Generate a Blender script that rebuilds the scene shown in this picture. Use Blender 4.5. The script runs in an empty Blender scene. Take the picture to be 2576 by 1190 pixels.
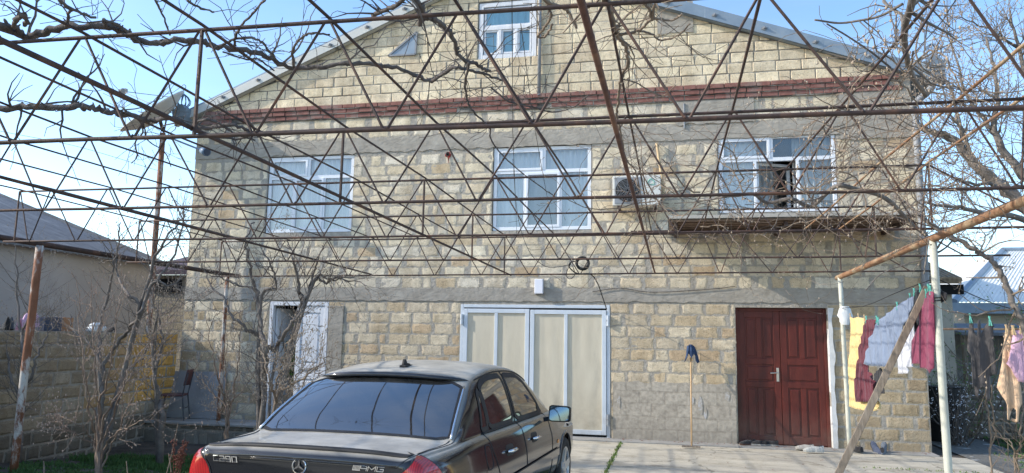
import bpy, bmesh, math, random
import numpy as np
from mathutils import Vector, Matrix, noise
from mathutils.bvhtree import BVHTree

scene = bpy.context.scene
COL = scene.collection
rad = math.radians

# ------------------------------------------------------------------ camera model
FPX, CX, CY, EYE = 1855.7, 1288.0, 595.0, 1.65
YAW, PITCH, ROLL = -0.21523384, 0.13767503, 0.01658681
def cam_axes():
    cy, sy = math.cos(YAW), math.sin(YAW)
    fw = np.array([sy, cy, 0]); rt = np.array([cy, -sy, 0]); up = np.array([0, 0, 1.])
    cp, sp = math.cos(PITCH), math.sin(PITCH)
    fw2 = fw * cp + up * sp; up2 = up * cp - fw * sp
    cr, sr = math.cos(ROLL), math.sin(ROLL)
    return rt * cr + up2 * sr, up2 * cr - rt * sr, fw2
RT, UP, FW = cam_axes()
EYEV = np.array([0, 0, EYE])
def ray(px, py):
    return FW + RT * ((px - CX) / FPX) + UP * ((CY - py) / FPX)
def at(px, py, Y):                       # survey point of the photo on the plane y = Y
    d = ray(px, py); return Vector(EYEV + d * (Y / d[1]))
def atz(px, py, Z):
    d = ray(px, py); return Vector(EYEV + d * ((Z - EYE) / d[2]))
def atx(px, py, X):
    d = ray(px, py); return Vector(EYEV + d * (X / d[0]))
def onplane(px, py, P0, P1):             # on the upright plane through two points
    d = ray(px, py); n = np.cross(np.array(P1) - np.array(P0), [0, 0, 1.])
    t = ((np.array(P0) - EYEV) @ n) / (d @ n); return Vector(EYEV + d * t)

# ------------------------------------------------------------------ materials
def newmat(name):
    m = bpy.data.materials.new(name); m.use_nodes = True
    nt = m.node_tree; nt.nodes.clear()
    out = nt.nodes.new('ShaderNodeOutputMaterial')
    b = nt.nodes.new('ShaderNodeBsdfPrincipled'); nt.links.new(b.outputs[0], out.inputs[0])
    return m, nt, b, out
def N(nt, t, **kw):
    n = nt.nodes.new('ShaderNode' + t)
    for k, v in kw.items():
        if k.startswith('i_'):
            n.inputs[k[2:].replace('_', ' ')].default_value = v
        else: setattr(n, k, v)
    return n
def L(nt, a, b): nt.links.new(a, b)
def c4(c): return (c[0], c[1], c[2], 1)
def ramp(nt, fac, stops):
    r = N(nt, 'ValToRGB'); e = r.color_ramp.elements
    while len(e) > len(stops): e.remove(e[-1])
    while len(e) < len(stops): e.new(0.5)
    for i, (p, c) in enumerate(stops):
        e[i].position = p; e[i].color = c4(c) if len(c) == 3 else c
    if fac is not None: L(nt, fac, r.inputs[0])
    return r
def mixc(nt, fac, a, b, blend='MIX'):
    n = N(nt, 'Mix', data_type='RGBA', blend_type=blend)
    for s, v in ((0, fac), (6, a), (7, b)):
        if hasattr(v, 'is_linked'): L(nt, v, n.inputs[s])
        elif s == 0: n.inputs[0].default_value = v
        else: n.inputs[s].default_value = c4(v)
    return n.outputs[2]
def vary(name, c1, c2, scale=6, rough=.7, metal=0, bump=.15, bscale=40, c3=None, s3=1.2, t3=(.55, .7), stretch=None, spec=.4, detail=6, coat=0, bdist=.01):
    """two colours mixed by noise, a third laid over in patches, a fine bump"""
    m, nt, b, out = newmat(name)
    tc = N(nt, 'TexCoord'); src = tc.outputs['Object']
    if stretch:
        mp = N(nt, 'Mapping'); mp.inputs['Scale'].default_value = stretch; L(nt, src, mp.inputs[0]); src = mp.outputs[0]
    n1 = N(nt, 'TexNoise', i_Scale=scale, i_Detail=detail, i_Roughness=.65); L(nt, src, n1.inputs['Vector'])
    r1 = ramp(nt, n1.outputs[0], [(.32, c1), (.68, c2)])
    col = r1.outputs[0]
    if c3 is not None:
        n3 = N(nt, 'TexNoise', i_Scale=s3, i_Detail=8, i_Roughness=.7); L(nt, src, n3.inputs['Vector'])
        r3 = ramp(nt, n3.outputs[0], [(t3[0], (0, 0, 0)), (t3[1], (1, 1, 1))])
        col = mixc(nt, r3.outputs[0], col, c3)
    L(nt, col, b.inputs['Base Color'])
    b.inputs['Roughness'].default_value = rough; b.inputs['Metallic'].default_value = metal
    b.inputs['Specular IOR Level'].default_value = spec
    if coat: b.inputs['Coat Weight'].default_value = coat
    if bump:
        nb = N(nt, 'TexNoise', i_Scale=bscale, i_Detail=5, i_Roughness=.6); L(nt, src, nb.inputs['Vector'])
        bp = N(nt, 'Bump', i_Strength=bump, i_Distance=bdist); L(nt, nb.outputs[0], bp.inputs['Height'])
        L(nt, bp.outputs[0], b.inputs['Normal'])
    return m
M = {}

# ------------------------------------------------------------------ mesh builder
def catmull(pts, n=4):
    P = [Vector(p) for p in pts]
    if len(P) < 3: return P
    out = []
    for i in range(len(P) - 1):
        p0 = P[i - 1] if i else P[0] * 2 - P[1]
        p1, p2 = P[i], P[i + 1]
        p3 = P[i + 2] if i + 2 < len(P) else P[-1] * 2 - P[-2]
        for k in range(n):
            t = k / n
            out.append(.5 * ((2 * p1) + (p2 - p0) * t + (2 * p0 - 5 * p1 + 4 * p2 - p3) * t * t + (3 * p1 - p0 - 3 * p2 + p3) * t ** 3))
    out.append(P[-1]); return out
ROOTLOC = {}
class MB:
    def __init__(s): s.v = []; s.f = []; s.m = []; s.a = None
    def add(s, vs, fs, mi=0):
        o = len(s.v); s.v += [tuple(v) for v in vs]
        s.f += [tuple(i + o for i in f) for f in fs]; s.m += [mi] * len(fs)
    def box(s, x0, x1, y0, y1, z0, z1, mi=0):
        s.add([(x0, y0, z0), (x1, y0, z0), (x1, y1, z0), (x0, y1, z0), (x0, y0, z1), (x1, y0, z1), (x1, y1, z1), (x0, y1, z1)],
              [(0, 3, 2, 1), (4, 5, 6, 7), (0, 1, 5, 4), (1, 2, 6, 5), (2, 3, 7, 6), (3, 0, 4, 7)], mi)
    def bar(s, a, b, w, h, mi=0, up=(0, 0, 1)):          # rectangular bar from a to b
        a, b = Vector(a), Vector(b); d = (b - a).normalized(); u = Vector(up)
        if abs(d.dot(u)) > .98: u = Vector((1, 0, 0))
        sx = d.cross(u).normalized() * (w / 2); sz = sx.cross(d).normalized() * (h / 2)
        vs = [a - sx - sz, a + sx - sz, a + sx + sz, a - sx + sz, b - sx - sz, b + sx - sz, b + sx + sz, b - sx + sz]
        s.add(vs, [(0, 3, 2, 1), (4, 5, 6, 7), (0, 1, 5, 4), (1, 2, 6, 5), (2, 3, 7, 6), (3, 0, 4, 7)], mi)
    def tube(s, pts, r, sides=6, mi=0, caps=True, wob=0, rng=None):
        pts = [Vector(p) for p in pts]; n = len(pts)
        if n < 2: return
        rs = r if isinstance(r, (list, tuple)) else [r] * n
        if len(rs) == 2 and n != 2: rs = [rs[0] + (rs[1] - rs[0]) * i / (n - 1) for i in range(n)]
        u = None; vs = []
        for i, p in enumerate(pts):
            d = (pts[min(i + 1, n - 1)] - pts[max(i - 1, 0)])
            if d.length < 1e-9: d = Vector((0, 0, 1))
            d.normalize()
            if u is None: u = d.orthogonal().normalized()
            else:
                u = u - d * u.dot(d)
                u = u.normalized() if u.length > 1e-6 else d.orthogonal().normalized()
            w = d.cross(u)
            for k in range(sides):
                a = 2 * math.pi * k / sides
                rr = rs[i] * (1 + (rng.uniform(-wob, wob) if wob else 0))
                vs.append(p + u * (math.cos(a) * rr) + w * (math.sin(a) * rr))
        fs = [(i * sides + k, i * sides + (k + 1) % sides, (i + 1) * sides + (k + 1) % sides, (i + 1) * sides + k) for i in range(n - 1) for k in range(sides)]
        if caps:
            fs.append(tuple(range(sides - 1, -1, -1))); fs.append(tuple((n - 1) * sides + k for k in range(sides)))
        s.add(vs, fs, mi)
    def grid(s, rows, mi=0, flip=False):
        nr, nc = len(rows), len(rows[0])
        vs = [p for r in rows for p in r]
        fs = [((i * nc + j), (i * nc + j + 1), ((i + 1) * nc + j + 1), ((i + 1) * nc + j)) for i in range(nr - 1) for j in range(nc - 1)]
        if flip: fs = [f[::-1] for f in fs]
        s.add(vs, fs, mi)
    def lathe(s, prof, c, axis=(0, 0, 1), n=20, mi=0, up=None):
        ax = Vector(axis).normalized(); u = Vector(up) if up else ax.orthogonal().normalized(); w = ax.cross(u); c = Vector(c)
        vs = []
        for r, z in prof:
            for k in range(n):
                a = 2 * math.pi * k / n
                vs.append(c + ax * z + (u * math.cos(a) + w * math.sin(a)) * r)
        fs = [(i * n + k, i * n + (k + 1) % n, (i + 1) * n + (k + 1) % n, (i + 1) * n + k) for i in range(len(prof) - 1) for k in range(n)]
        if prof[0][0] > 1e-6: fs.append(tuple(range(n - 1, -1, -1)))
        if prof[-1][0] > 1e-6: fs.append(tuple((len(prof) - 1) * n + k for k in range(n)))
        s.add(vs, fs, mi)
    def prism(s, poly, off, mi=0):                       # polygon of 3-D points extruded by off
        n = len(poly); off = Vector(off); p = [Vector(q) for q in poly]
        s.add(p + [q + off for q in p], [tuple(range(n)), tuple(range(2 * n - 1, n - 1, -1))] + [(i, i + n, (i + 1) % n + n, (i + 1) % n) for i in range(n)], mi)
    def blob(s, c, r, mi=0, sq=(1, 1, 1)):               # small octahedron
        c = Vector(c)
        s.add([c + Vector((r * sq[0], 0, 0)), c - Vector((r * sq[0], 0, 0)), c + Vector((0, r * sq[1], 0)), c - Vector((0, r * sq[1], 0)), c + Vector((0, 0, r * sq[2])), c - Vector((0, 0, r * sq[2]))],
              [(0, 2, 4), (2, 1, 4), (1, 3, 4), (3, 0, 4), (2, 0, 5), (1, 2, 5), (3, 1, 5), (0, 3, 5)], mi)
    def build(s, name, mats, parent=None, smooth=False, bevel=0, local=False, fixn=True, weld=False):
        me = bpy.data.meshes.new(name); o = bpy.data.objects.new(name, me); COL.objects.link(o)
        off = Vector((0, 0, 0))
        if parent is not None:
            o.parent = parent
            if not local: off = ROOTLOC.get(parent.name, Vector((0, 0, 0)))
            ROOTLOC[o.name] = off
        me.from_pydata([(v[0] - off[0], v[1] - off[1], v[2] - off[2]) for v in s.v], [], s.f)
        for m in (mats if isinstance(mats, (list, tuple)) else [mats]): me.materials.append(m)
        me.polygons.foreach_set('material_index', s.m)
        if s.a is not None:
            at_ = me.attributes.new('bc', 'FLOAT_COLOR', 'POINT'); at_.data.foreach_set('color', np.array(s.a, dtype=np.float32).ravel())
        if fixn or weld:
            bm = bmesh.new(); bm.from_mesh(me)
            if weld: bmesh.ops.remove_doubles(bm, verts=bm.verts, dist=1e-4)
            bmesh.ops.recalc_face_normals(bm, faces=bm.faces); bm.to_mesh(me); bm.free()
        if smooth: me.polygons.foreach_set('use_smooth', [True] * len(me.polygons))
        if bevel:
            b = o.modifiers.new('bevel', 'BEVEL'); b.width = bevel; b.segments = 2; b.limit_method = 'ANGLE'; b.angle_limit = rad(40)
        me.update(); return o
def tag(o, label=None, cat=None, group=None, kind=None):
    if label: o['label'] = label
    if cat: o['category'] = cat
    if group: o['group'] = group
    if kind: o['kind'] = kind
    return o
def thing(name, loc, label, cat, group=None, rz=0):
    o = bpy.data.objects.new(name, None); COL.objects.link(o); o.location = loc; o.rotation_euler = (0, 0, rz); o.empty_display_size = .1
    ROOTLOC[o.name] = Vector(loc); return tag(o, label, cat, group)
def lerp(a, b, t): return a + (b - a) * t
def inpoly(x, y, P):
    c = False; j = len(P) - 1
    for i in range(len(P)):
        if (P[i][1] > y) != (P[j][1] > y) and x < (P[j][0] - P[i][0]) * (y - P[i][1]) / (P[j][1] - P[i][1]) + P[i][0]: c = not c
        j = i
    return c
# ------------------------------------------------------------------ the materials
def stone_mat():
    m, nt, b, out = newmat('stone')
    at_ = N(nt, 'Attribute', attribute_name='bc'); tc = N(nt, 'TexCoord'); src = tc.outputs['Object']
    n1 = N(nt, 'TexNoise', i_Scale=5, i_Detail=8, i_Roughness=.7); L(nt, src, n1.inputs['Vector'])
    r1 = ramp(nt, n1.outputs[0], [(.3, (.72, .70, .66)), (.7, (1.22, 1.2, 1.16))])
    col = mixc(nt, 1.0, at_.outputs['Color'], r1.outputs[0], 'MULTIPLY')
    n2 = N(nt, 'TexNoise', i_Scale=48, i_Detail=3, i_Roughness=.6); L(nt, src, n2.inputs['Vector'])
    r2 = ramp(nt, n2.outputs[0], [(.30, (.46, .42, .37)), (.43, (1, 1, 1))])
    col = mixc(nt, .8, col, r2.outputs[0], 'MULTIPLY')
    # mortar smeared over the edges
    n3 = N(nt, 'TexNoise', i_Scale=13, i_Detail=8, i_Roughness=.7); L(nt, src, n3.inputs['Vector'])
    ad = N(nt, 'Math', operation='MULTIPLY_ADD'); L(nt, n3.outputs[0], ad.inputs[0]); ad.inputs[1].default_value = 1.5; L(nt, at_.outputs['Alpha'], ad.inputs[2]); ad0 = ad; ad = N(nt, 'Math', operation='MULTIPLY'); L(nt, ad0.outputs[0], ad.inputs[0]); ad.inputs[1].default_value = .80
    r3 = ramp(nt, ad.outputs[0], [(.92, (1, 1, 1)), (1.0, (0, 0, 0))])
    n4 = N(nt, 'TexNoise', i_Scale=14, i_Detail=8, i_Roughness=.7); L(nt, src, n4.inputs['Vector'])
    r4 = ramp(nt, n4.outputs[0], [(.3, (.32, .28, .222)), (.7, (.48, .43, .35))])
    col = mixc(nt, r3.outputs[0], col, r4.outputs[0])
    # broad weathering
    n5 = N(nt, 'TexNoise', i_Scale=.7, i_Detail=6, i_Roughness=.6); L(nt, src, n5.inputs['Vector'])
    r5 = ramp(nt, n5.outputs[0], [(.3, (.97, .95, .92)), (.65, (1.17, 1.16, 1.12))])
    col = mixc(nt, 1.0, col, r5.outputs[0], 'MULTIPLY')
    mp = N(nt, 'Mapping'); mp.inputs['Scale'].default_value = (3.2, 1, .22); L(nt, src, mp.inputs[0]); n6 = N(nt, 'TexNoise', i_Scale=1.0, i_Detail=7, i_Roughness=.6); L(nt, mp.outputs[0], n6.inputs['Vector'])
    r6 = ramp(nt, n6.outputs[0], [(.36, (.80, .77, .73)), (.52, (1.03, 1.03, 1.02))]); col = mixc(nt, .75, col, r6.outputs[0], 'MULTIPLY')
    L(nt, col, b.inputs['Base Color']); b.inputs['Roughness'].default_value = .92; b.inputs['Specular IOR Level'].default_value = .2
    mx = N(nt, 'Math', operation='MULTIPLY_ADD'); L(nt, n2.outputs[0], mx.inputs[0]); mx.inputs[1].default_value = .7; L(nt, n4.outputs[0], mx.inputs[2])
    bp = N(nt, 'Bump', i_Strength=.6, i_Distance=.016); L(nt, mx.outputs[0], bp.inputs['Height']); L(nt, bp.outputs[0], b.inputs['Normal'])
    return m
M['stone'] = stone_mat()
M['mortar'] = vary('mortar', (.31, .28, .235), (.46, .42, .36), 10, .95, bump=.8, bscale=22, c3=(.42, .39, .34), s3=2.2, bdist=.03)
M['joint'] = vary('dark_joint', (.05, .045, .04), (.15, .14, .125), 4, .95, bump=.6, bscale=22, c3=(.40, .37, .32), s3=1.1, t3=(.46, .56))
M['beam'] = vary('rough_concrete', (.29, .262, .22), (.42, .385, .33), 4.5, .93, bump=.9, bscale=16, c3=(.46, .43, .37), s3=2.1, stretch=(.8, 1, 1.2), bdist=.015)
M['plaster_plain'] = vary('cement_plaster', (.27, .235, .195), (.38, .335, .28), 2.2, .93, bump=.5, bscale=30, c3=(.20, .185, .165), s3=1.3, t3=(.52, .68))
M['whitewash'] = vary('whitewash', (.62, .62, .60), (.78, .78, .77), 6, .8, bump=.3, bscale=18, c3=(.4, .38, .34), s3=3, t3=(.6, .68))
M['brick'] = vary('red_brick', (.19, .082, .066), (.31, .145, .118), 9, .9, bump=.6, bscale=50, c3=(.27, .19, .165), s3=4, t3=(.5, .66))
M['pvc'] = vary('white_plastic', (.74, .77, .82), (.82, .84, .87), 3, .35, bump=.02, c3=(.6, .6, .6), s3=5, t3=(.62, .8))
M['oldwood_white'] = vary('old_white_paint', (.62, .64, .68), (.78, .79, .81), 7, .6, bump=.35, bscale=35, c3=(.42, .40, .37), s3=7, t3=(.6, .68), stretch=(1, 1, .3))
M['bluewhite'] = vary('pale_blue_steel_paint', (.56, .62, .68), (.64, .69, .745), 4, .45, bump=.08, bscale=30, c3=(.42, .40, .38), s3=6, t3=(.66, .74))
M['cream'] = vary('cream_sheet', (.56, .50, .385), (.64, .58, .455), 5, .55, bump=.2, bscale=60, c3=(.44, .40, .32), s3=2.2, t3=(.56, .78), stretch=(1, 1, .25))
M['redwood'] = vary('red_brown_paint', (.085, .014, .010), (.135, .023, .015), 5, .42, bump=.25, bscale=28, c3=(.055, .012, .010), s3=1.6, t3=(.48, .68), stretch=(2, 1, .4))
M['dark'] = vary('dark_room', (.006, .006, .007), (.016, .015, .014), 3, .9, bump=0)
M['blacktrim'] = vary('black_rubber', (.012, .012, .013), (.022, .022, .024), 10, .6, bump=.05)
M['steelhandle'] = vary('brushed_steel', (.55, .54, .52), (.68, .67, .65), 20, .3, metal=1, bump=.03)
M['rust'] = vary('rusty_dark_steel', (.036, .026, .024), (.085, .051, .040), 14, .7, metal=0, bump=.5, bscale=60, c3=(.15, .072, .042), s3=3.2, t3=(.52, .68), bdist=.004)
M['rust_red'] = vary('red_brown_rust', (.075, .035, .026), (.14, .066, .045), 12, .75, bump=.5, bscale=60, c3=(.20, .10, .06), s3=3, t3=(.5, .64), bdist=.004)
M['rust_light'] = vary('orange_rust', (.20, .10, .052), (.34, .195, .11), 12, .8, bump=.5, bscale=60, c3=(.42, .32, .20), s3=3, t3=(.48, .62), bdist=.004)
M['post_old'] = vary('whitewashed_rusty_post', (.17, .068, .032), (.30, .13, .07), 9, .8, bump=.5, bscale=40, c3=(.52, .49, .44), s3=4.5, t3=(.50, .58), stretch=(1, 1, .45))
M['post_pale'] = vary('pale_green_grey_paint', (.46, .46, .385), (.58, .58, .495), 7, .5, bump=.15, bscale=30, c3=(.30, .27, .20), s3=7, t3=(.62, .68), stretch=(1, 1, .5))
M['conduit'] = vary('grey_conduit', (.20, .215, .235), (.29, .305, .325), 8, .55, bump=.1)
M['roofmetal'] = vary('grey_blue_sheet', (.20, .26, .325), (.27, .335, .40), 3, .5, metal=.2, bump=.1, c3=(.32, .36, .38), s3=2)
M['rooftrim_light'] = vary('pale_sheet', (.52, .53, .50), (.62, .62, .58), 3, .55, bump=.1, c3=(.42, .42, .40), s3=3)
M['slate'] = vary('grey_slate_sheet', (.12, .13, .145), (.19, .20, .215), 4, .85, bump=.3, c3=(.24, .25, .26), s3=1.2, stretch=(.5, 2, 1))
M['bluesheet'] = vary('pale_blue_sheet', (.70, .71, .67), (.76, .76, .72), 2, .6, bump=.05, c3=(.74, .73, .68), s3=1)
M['pinkwall'] = vary('pinkish_render', (.375, .352, .342), (.43, .405, .395), 1.5, .9, bump=.25, bscale=25, c3=(.32, .30, .29), s3=.8)
M['creamwall'] = vary('cream_render', (.50, .46, .38), (.60, .55, .46), 2, .9, bump=.2, c3=(.4, .37, .31), s3=1.3)
M['tile'] = vary('old_roof_tile', (.30, .22, .15), (.48, .38, .27), 8, .9, bump=.4, c3=(.2, .16, .13), s3=4)
M['purpletile'] = vary('purple_roof_tile', (.13, .10, .115), (.2, .15, .165), 8, .85, bump=.3)
M['patio'] = vary('patio_concrete', (.44, .40, .32), (.58, .53, .43), 2.4, .92, bump=.55, bscale=18, c3=(.33, .30, .25), s3=.55, t3=(.5, .66), detail=11, stretch=(.55, 2.2, 1))
M['smear'] = vary('old_paint_smear', (.44, .43, .42), (.56, .55, .54), 14, .9, bump=.2, c3=(.40, .36, .30), s3=9, t3=(.45, .55))
M['step'] = vary('grey_cement', (.27, .26, .24), (.36, .345, .32), 3, .93, bump=.4, bscale=25, c3=(.2, .19, .18), s3=1.6)
M['paver'] = vary('alley_paving', (.40, .40, .39), (.50, .50, .48), 3, .9, bump=.4, c3=(.3, .3, .3), s3=2)
M['soil'] = vary('garden_soil', (.050, .042, .034), (.115, .097, .078), 5, .97, bump=1, bscale=14, c3=(.16, .135, .105), s3=.9, t3=(.54, .72), bdist=.05, detail=10)
M['grass'] = vary('grass_blades', (.036, .085, .020), (.095, .185, .042), 9, .7, bump=0, c3=(.13, .16, .05), s3=3)
M['weed'] = vary('weeds', (.07, .14, .025), (.17, .24, .06), 9, .6, bump=0, c3=(.3, .27, .1), s3=3)
M['bark_vine'] = vary('dark_vine_bark', (.065, .056, .052), (.155, .132, .118), 12, .95, bump=1, bscale=30, c3=(.19, .16, .135), s3=5, bdist=.012)
M['bark_tan'] = vary('tan_twig_bark', (.15, .115, .085), (.30, .235, .175), 10, .9, bump=.5, bscale=40, c3=(.10, .08, .065), s3=4)
M['bark_grey'] = vary('grey_bark', (.115, .10, .088), (.235, .205, .18), 9, .93, bump=.8, bscale=35, c3=(.27, .235, .195), s3=4, bdist=.012)
M['bark_red'] = vary('reddish_stem_bark', (.17, .12, .09), (.30, .225, .17), 10, .9, bump=.4, bscale=45, c3=(.30, .24, .18), s3=5)
M['bud'] = vary('buds', (.34, .27, .20), (.46, .37, .28), 30, .8, bump=0)
M['budpink'] = vary('pink_buds', (.40, .27, .21), (.52, .40, .31), 30, .8, bump=0)
M['leafgreen'] = vary('small_green_leaves', (.08, .16, .03), (.16, .26, .06), 10, .6, bump=0)
M['blossom'] = vary('white_blossom', (.62, .62, .66), (.78, .77, .79), 10, .7, bump=0)
M['dryplant'] = vary('dry_red_brown_plant', (.13, .045, .03), (.24, .09, .055), 12, .85, bump=0)
M['oldplank'] = vary('weathered_timber', (.17, .135, .10), (.30, .25, .20), 9, .85, bump=.5, bscale=30, c3=(.12, .10, .08), s3=6, stretch=(3, 3, .5))
M['oldplank_pale'] = vary('weathered_pale_edge', (.36, .33, .285), (.48, .45, .40), 6, .8, bump=.3, c3=(.26, .21, .16), s3=3)
M['paintplank'] = vary('rusty_roof_slat', (.16, .105, .075), (.25, .175, .13), 6, .8, bump=.3, c3=(.30, .24, .18), s3=3)
M['white'] = vary('white_enamel', (.74, .75, .76), (.80, .81, .82), 4, .4, bump=.02, c3=(.62, .61, .58), s3=3)
M['acwhite'] = vary('aged_white_casing', (.60, .59, .54), (.68, .67, .62), 4, .45, bump=.03, c3=(.52, .5, .44), s3=3)
M['green_mark'] = vary('green_print', (.10, .42, .33), (.12, .46, .37), 4, .5, bump=0)
M['dish'] = vary('grey_dish', (.60, .57, .52), (.68, .65, .59), 4, .6, bump=.05)
M['bluegrey'] = vary('blue_grey_lamp', (.10, .16, .24), (.15, .22, .31), 5, .45, bump=.05)
M['lens'] = vary('lamp_lens', (.04, .06, .10), (.06, .08, .12), 5, .2, bump=0)
M['lampwhite'] = vary('lamp_diffuser', (.78, .78, .84), (.84, .84, .88), 4, .4, bump=0)
M['cable'] = vary('black_cable', (.012, .012, .013), (.03, .03, .032), 10, .6, bump=.05)
M['redpaint'] = vary('red_splash', (.36, .03, .025), (.5, .06, .04), 14, .6, bump=.1, c3=(.05, .01, .01), s3=14, t3=(.52, .6))
M['bluecloth'] = vary('blue_mop_cloth', (.022, .042, .095), (.042, .078, .165), 14, .9, bump=.6, bscale=60)
M['handlewood'] = vary('light_handle_wood', (.45, .29, .15), (.58, .40, .23), 9, .6, bump=.1, stretch=(3, 3, .3))
M['chairbrown'] = vary('brown_vinyl', (.085, .035, .032), (.13, .055, .05), 6, .5, bump=.15)
M['chairsteel'] = vary('dark_chair_steel', (.05, .052, .06), (.09, .09, .10), 8, .5, bump=.1)
M['cementboard'] = vary('grey_cement_board', (.24, .24, .245), (.32, .32, .32), 2.5, .9, bump=.25, c3=(.38, .38, .37), s3=2)
M['carton'] = vary('brown_carton', (.40, .20, .10), (.48, .26, .14), 5, .85, bump=.1)
def cloth(name, c, c2=None, sc=8, bump=.35):
    c2 = c2 or tuple(min(1, x * 1.18 + .01) for x in c)
    M[name] = vary(name, c, c2, sc, .9, bump=.85, bscale=5.5, spec=.15, stretch=(1.6, 1.6, .5), bdist=.05)
    b = M[name].node_tree.nodes['Principled BSDF']; b.inputs['Sheen Weight'].default_value = .2
cloth('yellow_cloth', (.62, .47, .21)); cloth('maroon_cloth', (.11, .024, .036)); cloth('blue_cloth', (.17, .215, .305)); cloth('white_cloth', (.50, .51, .55))
cloth('magenta_cloth', (.20, .042, .082)); cloth('black_cloth', (.018, .018, .022)); cloth('grey_cloth', (.075, .07, .072)); cloth('peach_cloth', (.60, .42, .28)); cloth('pink_cloth', (.62, .40, .53))
cloth('navy_cloth', (.06, .075, .12)); cloth('shoe_black', (.022, .022, .024)); cloth('shoe_brown', (.09, .05, .035)); cloth('shoe_grey', (.36, .36, .34)); cloth('sole_grey', (.28, .27, .25)); cloth('slate_cloth', (.10, .12, .15))
M['peg'] = vary('green_peg', (.10, .42, .34), (.16, .5, .42), 5, .4, bump=0)
M['pegwood'] = vary('wooden_peg', (.5, .36, .2), (.6, .45, .27), 9, .7, bump=0)
M['bag'] = vary('plastic_bag', (.62, .65, .66), (.75, .77, .77), 9, .4, bump=.4, bscale=30)
def curtain_mat():
    m, nt, b, out = newmat('sheer_curtain')
    tc = N(nt, 'TexCoord'); n = N(nt, 'TexNoise', i_Scale=4, i_Detail=3); mp = N(nt, 'Mapping'); mp.inputs['Scale'].default_value = (6, 1, .3)
    L(nt, tc.outputs['Object'], mp.inputs[0]); L(nt, mp.outputs[0], n.inputs['Vector'])
    r = ramp(nt, n.outputs[0], [(.35, (.80, .82, .84)), (.65, (.90, .91, .91))]); L(nt, r.outputs[0], b.inputs['Base Color']); b.inputs['Roughness'].default_value = .9
    return m
M['curtain'] = curtain_mat()
M['curtain_blue'] = vary('blue_curtain', (.26, .60, .70), (.38, .70, .80), 3, .8, bump=.2, stretch=(5, 1, .3))
M['curtain_grey'] = vary('grey_curtain', (.42, .43, .43), (.52, .53, .53), 3, .8, bump=.1)
def glass_mat(name, tint, fres, base):
    m = bpy.data.materials.new(name); m.use_nodes = True; nt = m.node_tree; nt.nodes.clear()
    out = nt.nodes.new('ShaderNodeOutputMaterial'); tr = N(nt, 'BsdfTransparent'); tr.inputs[0].default_value = c4(tint)
    gl = N(nt, 'BsdfGlossy'); gl.inputs['Roughness'].default_value = .03; gl.inputs[0].default_value = (1, 1, 1, 1)
    fr = N(nt, 'Fresnel', i_IOR=1.5)
    tc = N(nt, 'TexCoord'); n = N(nt, 'TexNoise', i_Scale=1.6, i_Detail=2); L(nt, tc.outputs['Object'], n.inputs['Vector'])
    bp = N(nt, 'Bump', i_Strength=.04, i_Distance=.02); L(nt, n.outputs[0], bp.inputs['Height']); L(nt, bp.outputs[0], gl.inputs['Normal'])
    ma = N(nt, 'Math', operation='MULTIPLY_ADD', use_clamp=True); L(nt, fr.outputs[0], ma.inputs[0]); ma.inputs[1].default_value = fres; ma.inputs[2].default_value = base
    mx = N(nt, 'MixShader'); L(nt, ma.outputs[0], mx.inputs[0]); L(nt, tr.outputs[0], mx.inputs[1]); L(nt, gl.outputs[0], mx.inputs[2])
    # a little dust lying on the pane
    df = N(nt, 'BsdfDiffuse'); df.inputs[0].default_value = (.34, .33, .30, 1)
    n2 = N(nt, 'TexNoise', i_Scale=3, i_Detail=8); L(nt, tc.outputs['Object'], n2.inputs['Vector'])
    r2 = ramp(nt, n2.outputs[0], [(.4, (.015, .015, .015)), (.75, (.09, .09, .09))])
    m2 = N(nt, 'MixShader'); L(nt, r2.outputs[0], m2.inputs[0]); L(nt, mx.outputs[0], m2.inputs[1]); L(nt, df.outputs[0], m2.inputs[2])
    L(nt, m2.outputs[0], out.inputs[0]); return m
M['pane'] = glass_mat('window_glass', (.93, .96, .98), 1.2, .10)
M['pane_clear'] = glass_mat('clear_window_glass', (.85, .88, .9), .6, .02)
M['carglass'] = glass_mat('tinted_car_glass', (.13, .14, .15), 1.9, .14)
M['carglass_clear'] = glass_mat('clear_car_glass', (.62, .75, .66), 1.3, .05)
def paint_mat():
    m, nt, b, out = newmat('black_car_paint')
    g = N(nt, 'NewGeometry'); sx = N(nt, 'SeparateXYZ'); L(nt, g.outputs['Normal'], sx.inputs[0])
    tc = N(nt, 'TexCoord'); n = N(nt, 'TexNoise', i_Scale=3.5, i_Detail=9, i_Roughness=.65); L(nt, tc.outputs['Object'], n.inputs['Vector'])
    up = N(nt, 'MapRange', i_From_Min=.66, i_From_Max=.985, i_To_Min=.012, i_To_Max=.86); L(nt, sx.outputs[2], up.inputs[0])
    r = ramp(nt, n.outputs[0], [(.25, (.45, .45, .45)), (.75, (1.15, 1.15, 1.15))])
    du = N(nt, 'Math', operation='MULTIPLY', use_clamp=True); L(nt, up.outputs[0], du.inputs[0]); L(nt, r.outputs[0], du.inputs[1])
    col = mixc(nt, du.outputs[0], (.008, .010, .014), (.60, .56, .48)); L(nt, col, b.inputs['Base Color'])
    ro = N(nt, 'MapRange', i_From_Min=0, i_From_Max=.6, i_To_Min=.12, i_To_Max=.55); L(nt, du.outputs[0], ro.inputs[0]); L(nt, ro.outputs[0], b.inputs['Roughness'])
    b.inputs['Coat Weight'].default_value = .35; b.inputs['Coat Roughness'].default_value = .06; b.inputs['Specular IOR Level'].default_value = .6
    return m
M['paint'] = paint_mat()
M['chrome'] = vary('chrome', (.72, .72, .72), (.82, .82, .82), 8, .14, metal=1, bump=0)
M['tyre'] = vary('tyre_rubber', (.018, .018, .018), (.035, .034, .033), 20, .85, bump=.3)
M['rim'] = vary('alloy_rim', (.48, .48, .48), (.6, .6, .6), 10, .35, metal=.8, bump=.03)
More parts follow.
